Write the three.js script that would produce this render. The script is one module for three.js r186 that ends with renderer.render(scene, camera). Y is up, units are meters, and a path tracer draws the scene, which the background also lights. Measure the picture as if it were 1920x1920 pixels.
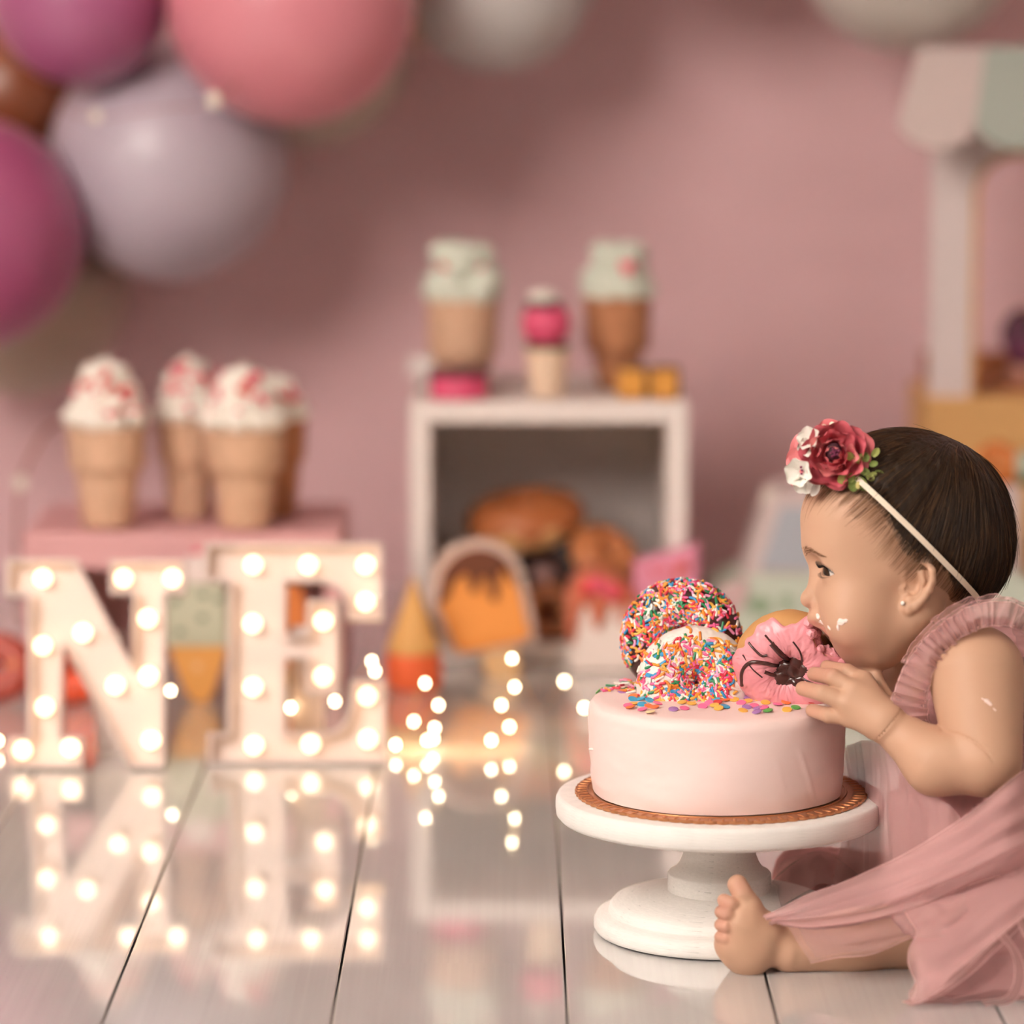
import * as THREE from 'three';
import { RoundedBoxGeometry } from 'three/addons/geometries/RoundedBoxGeometry.js';
import { mergeGeometries } from 'three/addons/utils/BufferGeometryUtils.js';
import { RectAreaLightUniformsLib } from 'three/addons/lights/RectAreaLightUniformsLib.js';

// ------------------------------------------------------------------ camera, light, exposure
const scene = new THREE.Scene();
const F = 7000, CAM_H = 0.724, CAM_Z = 2.843, PITCH = Math.atan(970 / 7000);   // focal length in pixels of the 1920 frame
const camera = new THREE.PerspectiveCamera(2 * Math.atan(960 / F) * 180 / Math.PI, 1, 0.05, 30);
camera.position.set(0, CAM_H, CAM_Z);
camera.rotation.set(-PITCH, 0, 0);
camera.focus = 2.86;
camera.userData.fStop = camera.getFocalLength() / 1000 / 0.050;      // a 5 cm aperture
scene.add(camera);
const renderer = new THREE.WebGLRenderer({ antialias: true });
renderer.toneMapping = THREE.LinearToneMapping;
renderer.toneMappingExposure = 1.0;
renderer.shadowMap.enabled = true;
RectAreaLightUniformsLib.init();
scene.background = new THREE.Color(0.02, 0.02, 0.02);

const KEY = { at: [-1.75, 1.95, 2.0], to: [0.1, 0.25, -0.35], w: 1.5, h: 1.5, L: 20.5, color: [1.0, 0.955, 0.915] };
const FILL = { at: [1.9, 2.0, 2.9], to: [0.0, 0.2, -0.3], w: 1.2, h: 1.2, L: 2.2, color: [1.0, 0.955, 0.92] };

// ------------------------------------------------------------------ helpers
const V = (x, y, z) => new THREE.Vector3(x, y, z);
function rng(seed) { let a = seed >>> 0; return () => { a = (a + 0x6d2b79f5) | 0; let t = Math.imul(a ^ (a >>> 15), 1 | a); t = (t + Math.imul(t ^ (t >>> 7), 61 | t)) ^ t; return ((t ^ (t >>> 14)) >>> 0) / 4294967296; }; }
const SP = Math.sin(PITCH), CP = Math.cos(PITCH);
// the place in the room, at distance z, that the photograph shows at pixel (x, y)
function at(x, y, z) {
  const u = (960 - y) / F, r = (x - 960) / F, dz = -CP - SP * u, dy = -SP + CP * u, t = (z - CAM_Z) / dz;
  return V(r * t, CAM_H + dy * t, z);
}
const px = (z, y = 0.2) => ((CAM_H - y) * SP + (CAM_Z - z) * CP) / F;      // metres per pixel at distance z
const lerp = THREE.MathUtils.lerp, clamp = THREE.MathUtils.clamp, sstep = THREE.MathUtils.smoothstep;
const col = (hex) => new THREE.Color(hex);
const used = new Map();
function numbered(name) { const n = used.get(name) || 0; used.set(name, n + 1); return n ? name + '_' + String(n).padStart(3, '0') : name; }
function tag(o, label, category, group, kind) {
  if (label) o.userData.label = label;
  if (category) o.userData.category = category;
  if (group) o.userData.group = group;
  if (kind) o.userData.kind = kind;
  return o;
}
function obj(name, geo, mat, parent) {
  const m = new THREE.Mesh(geo, mat);
  m.castShadow = m.receiveShadow = true;
  m.name = parent ? name : numbered(name);
  (parent || scene).add(m);
  return m;
}
function thing(name, label, category, p = V(0, 0, 0), turn = 0, group) {
  const g = new THREE.Group();
  g.name = numbered(name); g.position.copy(p); g.rotation.y = turn;
  scene.add(g);
  return tag(g, label, category, group);
}
function copyOf(o, label, p, turn) {
  const c = o.clone(); c.name = numbered(o.name.replace(/_\d{3}$/, '')); c.userData = { ...o.userData, label };
  scene.add(c); c.position.copy(p); if (turn !== undefined) c.rotation.y = turn; return c;
}
const structure = (name, geo, mat) => tag(obj(name, geo, mat), null, null, null, 'structure');
function std(color, rough = 0.6, more = {}) { return new THREE.MeshStandardMaterial({ color, roughness: rough, ...more }); }
function phys(color, rough = 0.6, more = {}) { return new THREE.MeshPhysicalMaterial({ color, roughness: rough, ...more }); }
// value noise
const hash2 = (x, y, s) => { let h = Math.imul(x | 0, 374761393) ^ Math.imul(y | 0, 668265263) ^ Math.imul(s | 0, 1274126177); h = Math.imul(h ^ (h >>> 13), 1274126177); return ((h ^ (h >>> 16)) >>> 0) / 4294967296; };
function vnoise(x, y, s = 0, per = 0) {
  const ix = Math.floor(x), iy = Math.floor(y), fx = x - ix, fy = y - iy, a = fx * fx * (3 - 2 * fx), b = fy * fy * (3 - 2 * fy);
  const w = (n) => per ? ((n % per) + per) % per : n;
  return lerp(lerp(hash2(w(ix), w(iy), s), hash2(w(ix + 1), w(iy), s), a), lerp(hash2(w(ix), w(iy + 1), s), hash2(w(ix + 1), w(iy + 1), s), a), b);
}
const hash3 = (x, y, z) => hash2(x + Math.imul(z | 0, 7919), y, z);
function noise3(x, y, z) {
  const iz = Math.floor(z), f = z - iz, b = f * f * (3 - 2 * f);
  return lerp(vnoise(x, y, iz * 31 + 5), vnoise(x, y, (iz + 1) * 31 + 5), b) * 2 - 1;
}
function tex(w, h, fn, srgb = true) {                 // fn(u, v) -> [r, g, b] 0..1
  const d = new Uint8Array(w * h * 4);
  for (let j = 0; j < h; j++) for (let i = 0; i < w; i++) {
    const c = fn((i + 0.5) / w, (j + 0.5) / h), o = (j * w + i) * 4;
    d[o] = clamp(c[0], 0, 1) * 255; d[o + 1] = clamp(c[1], 0, 1) * 255; d[o + 2] = clamp(c[2], 0, 1) * 255; d[o + 3] = 255;
  }
  const t = new THREE.DataTexture(d, w, h);
  t.wrapS = t.wrapT = THREE.RepeatWrapping; t.magFilter = THREE.LinearFilter; t.needsUpdate = true;
  if (srgb) t.colorSpace = THREE.SRGBColorSpace;
  return t;
}
const box = (w, h, d, x = 0, y = 0, z = 0, r = 0.002) => new RoundedBoxGeometry(w, h, d, 2, Math.min(r, w / 2.1, h / 2.1, d / 2.1)).translate(x, y, z);
const lathe = (pts, seg = 64) => new THREE.LatheGeometry(pts.map((p) => new THREE.Vector2(p[0], p[1])), seg);
// a lathe profile rounded by a spline through its points
const latheS = (pts, n = 60, seg = 64, tension = 0.4) => new THREE.LatheGeometry(new THREE.CatmullRomCurve3(pts.map((p) => V(p[0], p[1], 0)), false, 'catmullrom', tension).getPoints(n).map((p) => new THREE.Vector2(Math.max(p.x, 0), p.y)), seg);
const tube = (pts, r, seg = 40, sides = 8, closed = false) => new THREE.TubeGeometry(new THREE.CatmullRomCurve3(pts, closed, 'centripetal'), seg, r, sides, closed);
const shapeOf = (pts) => new THREE.Shape(pts.map((p) => new THREE.Vector2(p[0], p[1])));
const smoothShape = (pts) => { const c = new THREE.SplineCurve(pts.map((p) => new THREE.Vector2(p[0], p[1]))); return new THREE.Shape(c.getPoints(pts.length * 6)); };
const slab = (shape, depth, bevel = 0.0015, seg = 12) => new THREE.ExtrudeGeometry(shape, { depth: depth - 2 * bevel, bevelEnabled: bevel > 0, bevelSize: bevel, bevelThickness: bevel, bevelOffset: -bevel, bevelSegments: 2, curveSegments: seg }).translate(0, 0, bevel);
function inset(poly, d) {                             // a polygon moved inwards by d
  const n = poly.length; let area = 0;
  for (let i = 0; i < n; i++) { const a = poly[i], b = poly[(i + 1) % n]; area += a[0] * b[1] - b[0] * a[1]; }
  const s = area > 0 ? 1 : -1;
  return poly.map((p, i) => {
    const a = poly[(i + n - 1) % n], b = poly[(i + 1) % n];
    let e1 = [p[0] - a[0], p[1] - a[1]], e2 = [b[0] - p[0], b[1] - p[1]];
    const l1 = Math.hypot(...e1), l2 = Math.hypot(...e2);
    const n1 = [-e1[1] / l1 * s, e1[0] / l1 * s], n2 = [-e2[1] / l2 * s, e2[0] / l2 * s], k = 1 + n1[0] * n2[0] + n1[1] * n2[1];
    const f = d / Math.max(k, 0.35);
    return [p[0] + (n1[0] + n2[0]) * f, p[1] + (n1[1] + n2[1]) * f];
  });
}
function displace(geo, fn) {                          // moves every vertex along its normal by fn(position, normal)
  const p = geo.attributes.position, n = geo.attributes.normal, a = V(), b = V();
  for (let i = 0; i < p.count; i++) { a.fromBufferAttribute(p, i); b.fromBufferAttribute(n, i); const h = fn(a, b); p.setXYZ(i, a.x + b.x * h, a.y + b.y * h, a.z + b.z * h); }
  geo.computeVertexNormals(); return geo;
}
function capsuleBit(len, r) { return new THREE.CapsuleGeometry(r, Math.max(len - 2 * r, 0.0001), 2, 6); }
function plain(g) { const o = g.index ? g.toNonIndexed() : g; for (const k of Object.keys(o.attributes)) if (!['position', 'normal', 'color'].includes(k)) o.deleteAttribute(k); return o; }
function paint(g, c) { const k = new THREE.Color(c), n = g.attributes.position.count, a = new Float32Array(n * 3); for (let i = 0; i < n; i++) { a[i * 3] = k.r; a[i * 3 + 1] = k.g; a[i * 3 + 2] = k.b; } g.setAttribute('color', new THREE.BufferAttribute(a, 3)); return g; }
// ------------------------------------------------------------------ the room
{
  const X0 = -3.3, X1 = 3.3, Z0 = -1.75, Z1 = 4.2, H = 3.1, T = 0.1;
  // white plank floor: a dark under-floor and one board after the other
  const sub = structure('floor', new THREE.BoxGeometry(X1 - X0, 0.1, Z1 - Z0).translate((X0 + X1) / 2, -0.062, (Z0 + Z1) / 2), std('#2a1e22', 0.9));
  const seams = [-0.2916, -0.1288, 0.0394, 0.189, 0.3504];
  while (seams[0] > X0) seams.unshift(seams[0] - 0.158);
  while (seams[seams.length - 1] < X1) seams.push(seams[seams.length - 1] + 0.158);
  const grain = (seed) => tex(256, 1024, (u, v) => {
    const streak = vnoise(u * 96, v * 6, seed, 96) * 0.6 + vnoise(u * 32, v * 3, seed + 1, 32) * 0.4;
    const blot = vnoise(u * 6, v * 12, seed + 2, 6), fleck = vnoise(u * 128, v * 256, seed + 3, 128);
    const g = 0.93 + 0.035 * (streak - 0.5) + 0.03 * (blot - 0.5) - (fleck > 0.94 ? 0.03 : 0);
    return [g * 0.905, g * 0.89, g * 0.88];
  });
  const rough = tex(256, 256, (u, v) => { const n = vnoise(u * 16, v * 16, 9, 16) * 0.5 + vnoise(u * 64, v * 8, 10, 64) * 0.5; const r = 0.03 + 0.04 * n; return [r, r, r]; }, false);
  const mats = [1, 2, 3].map((k) => phys('#ffffff', 1.0, { map: grain(k * 17), roughnessMap: rough, ior: 1.75, clearcoat: 1.0, clearcoatRoughness: 0.03 }));
  for (let i = 0; i + 1 < seams.length; i++) {
    const a = Math.max(seams[i], X0) + 0.0008, b = Math.min(seams[i + 1], X1) - 0.0008;
    if (b - a < 0.02) continue;
    const g = box(b - a, 0.012, Z1 - Z0 - 0.004, (a + b) / 2, -0.006, (Z0 + Z1) / 2, 0.0012);
    const p = g.attributes.position, uv = g.attributes.uv;
    for (let k = 0; k < p.count; k++) uv.setXY(k, (p.getX(k) - a) / 0.17 + i * 0.37, p.getZ(k) / 1.1 + i * 0.71);
    obj('plank', g, mats[i % 3], sub);
  }
  const paper = tex(512, 512, (u, v) => { const n = vnoise(u * 5, v * 5, 3, 5) * 0.6 + vnoise(u * 90, v * 90, 4, 90) * 0.4; const g = 0.97 + 0.05 * (n - 0.5); return [g * 0.895, g * 0.725, g * 0.738]; });
  structure('wall_back', new THREE.BoxGeometry(X1 - X0 + 2 * T, H + 0.012, T).translate((X0 + X1) / 2, H / 2 - 0.006, Z0 - T / 2), std('#ffffff', 0.82, { map: paper }));
  const white = std('#d8cdc4', 0.9);
  structure('wall_left', new THREE.BoxGeometry(T, H, Z1 - Z0).translate(X0 - T / 2, H / 2, (Z0 + Z1) / 2), white);
  structure('wall_right', new THREE.BoxGeometry(T, H, Z1 - Z0).translate(X1 + T / 2, H / 2, (Z0 + Z1) / 2), white);
  structure('wall_front', new THREE.BoxGeometry(X1 - X0 + 2 * T, H, T).translate((X0 + X1) / 2, H / 2, Z1 + T / 2), white);
  structure('ceiling', new THREE.BoxGeometry(X1 - X0 + 2 * T, T, Z1 - Z0 + 2 * T).translate((X0 + X1) / 2, H + T / 2, (Z0 + Z1) / 2), white);
}
// the studio's two softboxes, behind the camera's sides
function softbox(k, label) {
  const t = thing('softbox_lamp', label, 'lamp', V(k.at[0], 0, k.at[2]));
  const head = new THREE.Group(); head.name = 'lamp_head'; head.position.y = k.at[1]; t.add(head);
  head.lookAt(V(...k.to));
  obj('housing', box(k.w + 0.04, k.h + 0.04, 0.12, 0, 0, -0.075, 0.02), std('#17171a', 0.8), head);
  obj('diffuser', new THREE.BoxGeometry(k.w, k.h, 0.01).translate(0, 0, -0.008), std('#e8e4de', 0.9, { emissive: new THREE.Color().setRGB(...k.color), emissiveIntensity: 0.6 }), head);
  obj('stand', new THREE.CylinderGeometry(0.015, 0.015, k.at[1] - 0.03, 16).translate(0, k.at[1] / 2 - 0.015, -0.16), std('#1c1c1e', 0.4), t);
  const legs = [0, 1, 2].map((i) => new THREE.CylinderGeometry(0.01, 0.01, 0.5, 10).rotateZ(1.25).translate(0.22, 0.08, 0).rotateY(i * 2.094).translate(0, 0.01, -0.16));
  for (const g of legs) obj('leg', g, std('#1c1c1e', 0.4), t);
  const light = new THREE.RectAreaLight(new THREE.Color().setRGB(...k.color), k.L, k.w, k.h);
  light.position.set(...k.at); light.lookAt(V(...k.to)); light.name = 'softbox_light';
  const d = V(...k.to).sub(V(...k.at)).normalize().multiplyScalar(0.012); light.position.add(d);
  light.rotateY(Math.PI);
  scene.add(light);
}
softbox(KEY, 'large square studio softbox on a stand to the left of the camera');
softbox(FILL, 'smaller square studio softbox high on the right of the camera');
// ------------------------------------------------------------------ balloons along the top
{
  const skin = (c, r = 0.36) => phys(c, r, { specularIntensity: 1.0, clearcoat: 0.5, clearcoatRoughness: 0.45 });
  const bodyGeo = latheS([[0, -1.0], [0.34, -0.945], [0.68, -0.74], [0.92, -0.4], [1.0, 0.02], [0.93, 0.42], [0.7, 0.78], [0.4, 1.0], [0.16, 1.13], [0.05, 1.19]], 60, 72, 0.5);
  const knotGeo = mergeGeometries([lathe([[0.05, 1.18], [0.075, 1.22], [0.05, 1.25], [0.06, 1.27], [0.12, 1.32], [0.125, 1.335], [0.05, 1.29], [0, 1.28]], 24)]);
  // the pixel of the middle, radius in pixels, distance, colour, where the knot points, label
  const list = [
    [150, -6, 166, -1.38, '#a2557e', [-0.5, 0.6, -0.8], 'magenta balloon at the top left, touching the frame corner above the lavender one'],
    [545, 0, 234, -1.33, '#d07f8c', [0.1, 0.7, -0.9], 'largest coral pink balloon at the top, left of the pale grey one'],
    [318, 305, 222, -1.49, '#b9abb7', [-0.3, 0.8, -0.7], 'pale lavender balloon hanging below the magenta and coral pink balloons'],
    [-62, 436, 220, -1.38, '#a65079', [-0.9, 0.2, -0.5], 'deep magenta balloon cut off by the left edge, left of the lavender one'],
    [38, 540, 204, -1.60, '#b59c8a', [-0.3, 0.7, -0.4], 'beige balloon behind the deep magenta one at the left edge'],
    [578, 84, 193, -1.58, '#b8a698', [0.1, 0.7, -0.5], 'beige balloon peeking out behind the largest coral pink balloon'],
    [932, -48, 184, -1.54, '#bcb6b4', [0.2, 0.8, -0.4], 'pale grey balloon at the top edge, right of the coral pink one'],
    [20, 170, 130, -1.60, '#8a4b2e', [0, 0.5, -0.5], 'copper brown balloon filling the gap between the two magenta balloons'],
    [755, -30, 120, -1.55, '#b58a74', [0, 0.8, -0.4], 'tan balloon mostly hidden between the coral pink and pale grey balloons'],
    [1262, -222, 190, -1.50, '#a9a5a1', [0.2, 0.8, -0.4], 'unseen pale grey balloon added over the display box to shade the wall'],  // added out of view so that its shadow darkens the upper wall
    [1484, -268, 185, -1.48, '#c07c86', [0.1, 0.8, -0.4], 'unseen dusty pink balloon added next to the pale cream one to shade the wall'],  // also unseen, added to shade the wall towards the top right
    [1702, -112, 210, -1.52, '#bdb4ac', [0.2, 0.8, -0.3], 'pale cream balloon at the top right above the striped awning'],
  ];
  for (const [x, y, r, z, c, k, label] of list) {
    const p = at(x, y, z), R = r * px(z, p.y), m = skin(c);
    const t = thing('balloon', label, 'balloon', p, 0, 'balloon garland along the top of the pink wall');
    const dir = V(...k).normalize(), q = new THREE.Quaternion().setFromUnitVectors(V(0, 1, 0), dir);
    t.quaternion.copy(q);
    obj('balloon_skin', bodyGeo.clone().scale(R, R, R), m, t);
    obj('knot', knotGeo.clone().scale(R, R, R), m, t);
  }
  // thin lamp wires with unlit bulbs that hang over the balloons and behind the left cones
  const wire = std('#a5674d', 0.4, { metalness: 0.6 }), bulb = phys('#f4ead9', 0.25, { clearcoat: 0.4 });
  function garland(label, pts, bulbs, r) {
    const t = thing('string_light', label, 'string lights', V(0, 0, 0));
    obj('wire', tube(pts.map((p) => at(...p)), r, 60, 6), wire, t);
    for (const b of bulbs) obj('bulb', new THREE.SphereGeometry(b[3] * px(b[2]), 20, 14).scale(1, 1.25, 1).translate(...at(b[0], b[1], b[2]).toArray()), bulb, t);
  }
  garland('thin wire with two small unlit bulbs draped over the lavender balloon', [[60, 150, -1.235], [120, 205, -1.32], [180, 222, -1.275], [290, 205, -1.24], [402, 190, -1.215], [450, 150, -1.20]], [[180, 218, -1.265, 10], [402, 188, -1.205, 13]], 0.0008);
  garland('copper wire ending in a small white bulb left of the ice cream cones', [[170, 962, -1.16], [168, 900, -1.22], [150, 815, -1.34], [112, 790, -1.38], [85, 810, -1.37], [62, 850, -1.36], [42, 895, -1.36], [36, 930, -1.36], [34, 1000, -1.37], [36, 1120, -1.38], [40, 1172, -1.38]], [[39, 906, -1.35, 12]], 0.0022);
}
// ------------------------------------------------------------------ marquee letters
const warm = new THREE.Color().setRGB(1.0, 0.68, 0.34);
const glow = new THREE.MeshStandardMaterial({ color: '#fff2dc', roughness: 0.4, emissive: new THREE.Color().setRGB(1.0, 0.80, 0.52), emissiveIntensity: 3.6 });
function lamp(parent, p, I, soft = 0.3) {
  const l = new THREE.PointLight(warm, I, 0, 2); l.name = 'bulb_light'; l.position.copy(p); l.shadow.radius = soft; l.castShadow = true;
  parent.add(l);
}
function marquee(label, poly, bulbs, x0, yBase, z0, lean, deep, fit) {
  const s = px(z0, 0.1), c = Math.cos(lean), loc = (p) => [(p[0] - x0) * s, (yBase - p[1]) * s / c * fit];
  const t = thing('marquee_letter', label, 'letter', V(at(x0, yBase, z0).x, 0, z0), 0, 'lit marquee letters on the plank floor');
  t.rotation.x = -lean;
  t.position.y = 0.002 + deep * Math.sin(lean) * 0.0;
  const white = std('#ddcac2', 0.55), P = poly.map(loc), I = inset(P, 0.0028);
  obj('back_plate', slab(shapeOf(P), 0.004, 0.0005), white, t).position.z = -deep;
  const rim = shapeOf(P); rim.holes.push(new THREE.Path(I.map((p) => new THREE.Vector2(...p))));
  obj('rim', slab(rim, deep, 0.0006), white, t).position.z = -deep;
  obj('prop_leg', box(0.03, 0.155, 0.004, 0, 0.077, 0).rotateX(-0.0).rotateX(lean * 1.9).translate(0.01, 0.0, -deep - 0.075), white, t);
  const sock = new THREE.CylinderGeometry(0.0065, 0.008, 0.006, 20).rotateX(Math.PI / 2), ball = new THREE.SphereGeometry(0.0074, 20, 14);
  for (const b of bulbs) {
    const [x, y] = loc(b);
    const k = obj('bulb', ball.clone().translate(x, y, -deep + 0.016), glow, t);
    obj('socket', sock.clone().translate(x, y, -deep + 0.007), white, k);
    lamp(t, V(x, y, -deep + 0.016), 0.0008);
  }
}
{
  const E = [[378, 1022], [716, 1022], [716, 1166], [650, 1166], [648, 1140], [640, 1118], [622, 1102], [600, 1096], [533, 1096], [533, 1194], [572, 1194], [572, 1131], [634, 1131], [634, 1308], [572, 1308], [572, 1242], [533, 1242], [533, 1382], [606, 1382], [630, 1376], [648, 1358], [656, 1330], [658, 1282], [722, 1282], [722, 1440], [388, 1440], [388, 1382], [424, 1382], [424, 1096], [378, 1096]];
  const eb = [[470, 1063], [575, 1063], [684, 1063], [684, 1133], [470, 1175], [604, 1170], [472, 1295], [604, 1275], [688, 1312], [475, 1405], [582, 1402], [690, 1393]];
  marquee('white marquee letter E with warm bulbs, the right one of the two', E, eb, 550, 1440, -0.63, 0.28, 0.022, 0.965);
  const N = [[2, 1046], [135, 1046], [243, 1250], [243, 1113], [200, 1113], [200, 1048], [342, 1048], [342, 1113], [306, 1113], [308, 1447], [243, 1447], [113, 1212], [113, 1388], [155, 1388], [155, 1447], [15, 1447], [15, 1388], [50, 1388], [44, 1116], [2, 1116]];
  const nb = [[72, 1082], [225, 1082], [318, 1082], [150, 1187], [272, 1160], [74, 1212], [275, 1270], [213, 1288], [80, 1330], [282, 1393], [40, 1412], [130, 1408]];
  marquee('white marquee letter N with warm bulbs, the left one of the two', N, nb, 172, 1449, -0.605, 0.29, 0.022, 0.95);
}
// ------------------------------------------------------------------ fairy lights heaped on the floor behind the letters
{
  const pts = [[-4, 1392, -0.70], [90, 1400, -0.74], [205, 1330, -0.70], [320, 1295, -0.69], [420, 1395, -0.74], [545, 1327, -0.70], [570, 1263, -0.71], [628, 1315, -0.72], [697, 1240, -0.70], [703, 1258, -0.72], [742, 1397, -0.68], [797, 1281, -0.70], [822, 1322, -0.70], [776, 1353, -0.71], [815, 1365, -0.68], [801, 1388, -0.69], [812, 1400, -0.71], [870, 1402, -0.74], [921, 1388, -0.68], [955, 1363, -0.72], [940, 1322, -0.70], [965, 1288, -0.69], [960, 1235, -0.70], [1010, 1330, -0.76], [1058, 1278, -0.82], [1095, 1327, -0.66], [1120, 1340, -0.64]];
  const skip = new Set([1, 4, 17, 23, 26]);
  const t = thing('fairy_lights', 'string of tiny warm fairy lights heaped on the floor between the letters and the cake', 'fairy lights', V(0, 0, 0));
  const P = pts.map((p) => { const q = at(...p); q.y = Math.max(q.y, 0.010); return q; });
  obj('wire', tube(P, 0.0005, 400, 5), std('#c79a62', 0.35, { metalness: 0.8 }), t);
  const hot = new THREE.MeshStandardMaterial({ color: '#fff4e0', roughness: 0.4, emissive: new THREE.Color().setRGB(1.0, 0.82, 0.52), emissiveIntensity: 26 });
  const drop = new THREE.SphereGeometry(0.0022, 14, 10).scale(1, 1.35, 1);
  P.forEach((p, i) => { if (skip.has(i)) return; obj('bulb', drop.clone().translate(p.x, p.y, p.z), hot, t); lamp(t, p, p.y < 0.02 || p.x < -0.16 ? 0.0010 : 0.0032, 0.1); });
}
// ------------------------------------------------------------------ ice cream cones, boxes and sweets behind
const waferTex = tex(256, 256, (u, v) => { const g = 0.95 + 0.08 * (vnoise(u * 40, v * 40, 21, 40) - 0.5), s = 0.04 * (vnoise(u * 8, v * 8, 22, 8) - 0.5); return [g * (0.85 + s), g * (0.68 + s), g * (0.56 + s)]; });
const M = {
  wafer: std('#ffffff', 0.7, { map: waferTex }), waferDark: std('#b98a66', 0.7, { map: waferTex }),
  cream: std('#efe6db', 0.6), mint: std('#d3d6c8', 0.65), pinkBit: std('#e2566f', 0.5), redBit: std('#d9443f', 0.5),
  whiteWood: std('#e9ddd8', 0.6), pinkWood: std('#d9a3a4', 0.65), hotPink: std('#d94f74', 0.5), choc: std('#4a2417', 0.4), chocDark: std('#2b1712', 0.45),
  dough: std('#c07a45', 0.65), doughPale: std('#e0aa72', 0.7), orange: std('#f0963f', 0.6), tan: std('#dda763', 0.65), redOrange: std('#ee6a3a', 0.55), bark: std('#3a2a20', 0.8),
};
// a cake cone with soft-serve: width of the rim w, height to the rim hc, height of the cream hi
function softCone(label, p, w, hc, hi, o = {}) {
  const t = thing('ice_cream_cone', label, 'ice cream cone', p, o.turn || 0, o.group);
  const r = w / 2, foot = (o.foot || 0.64) * r, step = o.step || 0.55;
  obj('cone', lathe([[0, 0.001], [foot * 0.96, 0.001], [foot, 0.004], [lerp(foot, r, 0.40), hc * step], [lerp(foot, r, 0.42), hc * (step + 0.012)], [r * 0.925, hc * (step + 0.03)], [r * 0.935, hc * (step + 0.06)], [r * 0.98, hc * 0.96], [r, hc * 0.985], [r * 0.985, hc], [r * 0.9, hc * 0.985], [0, hc * 0.9]], 64), o.wafer || M.wafer, t);
  // the cream: stacked lumpy turns
  const R = rng(o.seed || 1), lumps = [];
  const rows = o.rows || [[0.98, 0.12, 10], [0.86, 0.34, 9], [0.70, 0.56, 7], [0.56, 0.76, 6]];
  lumps.push(new THREE.SphereGeometry(1, 32, 20).scale(r * 0.76, hi * 0.46, r * 0.76).translate(0, hc + hi * 0.30, 0));
  for (const [k, h, n] of rows) for (let i = 0; i < n; i++) {
    const a = (i + R() * 0.5) / n * 6.283 + h * 3, q = r * (0.28 + 0.12 * R()) * (0.7 + 0.4 * k);
    lumps.push(new THREE.SphereGeometry(q, 18, 12).scale(1, 0.8, 1).translate(Math.cos(a) * r * (k - 0.25), hc + hi * (h + 0.05 * (R() - 0.5)), Math.sin(a) * r * (k - 0.25)));
  }
  const top = o.top === undefined ? 0.98 : o.top;
  lumps.push(new THREE.SphereGeometry(r * 0.24, 18, 12).translate(o.lean || 0, hc + hi * (top - 0.12), 0));
  const cream = obj('ice_cream', mergeGeometries(lumps.map(plain)), o.cream || M.cream, t);
  const n = o.bits === undefined ? 14 : o.bits;
  for (let i = 0; i < n; i++) {
    const h = 0.15 + 0.7 * R(), a = -1.2 + 2.4 * R() + 1.57, k = lerp(0.95, 0.5, h) * r;
    obj('candy_bit', capsuleBit(0.017, 0.0038).rotateZ(R() * 3).rotateY(R() * 3).translate(Math.cos(a) * k, hc + hi * h, Math.sin(a) * k), R() < 0.3 ? M.redBit : M.pinkBit, cream);
  }
  return t;
}
// a ring doughnut lying flat: outer radius R, thickness h
function ringGeo(R, r, squash = 1) { return new THREE.TorusGeometry(R - r, r, 28, 72).rotateX(Math.PI / 2).scale(1, squash, 1); }
function doughnut(name, label, category, p, R, r, glaze, o = {}) {
  const t = thing(name, label, category, p, 0, o.group);
  obj('dough', displace(ringGeo(R, r, o.squash || 0.95), (a) => 0.0015 * noise3(a.x * 60, a.y * 60, a.z * 60)), o.dough || M.dough, t);
  const g = new THREE.TorusGeometry(R - r, r * 1.06, 28, 96, Math.PI * 2).rotateX(Math.PI / 2).scale(1, (o.squash || 0.95), 1), q = g.attributes.position;
  for (let i = 0; i < q.count; i++) {                      // the lower half of the icing shrinks into the dough along a wavy edge
    const a = Math.atan2(q.getZ(i), q.getX(i)), low = -r * 0.15 + r * 0.22 * Math.sin(a * 7) + r * 0.14 * Math.sin(a * 11 + 1);
    if (q.getY(i) < low) { const cx = Math.cos(a) * (R - r), cz = Math.sin(a) * (R - r); q.setXYZ(i, lerp(cx, q.getX(i), 0.85), q.getY(i) * 0.85, lerp(cz, q.getZ(i), 0.85)); }
  }
  g.computeVertexNormals();
  if (glaze) obj('icing', g, glaze, t);
  return t;
}
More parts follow.
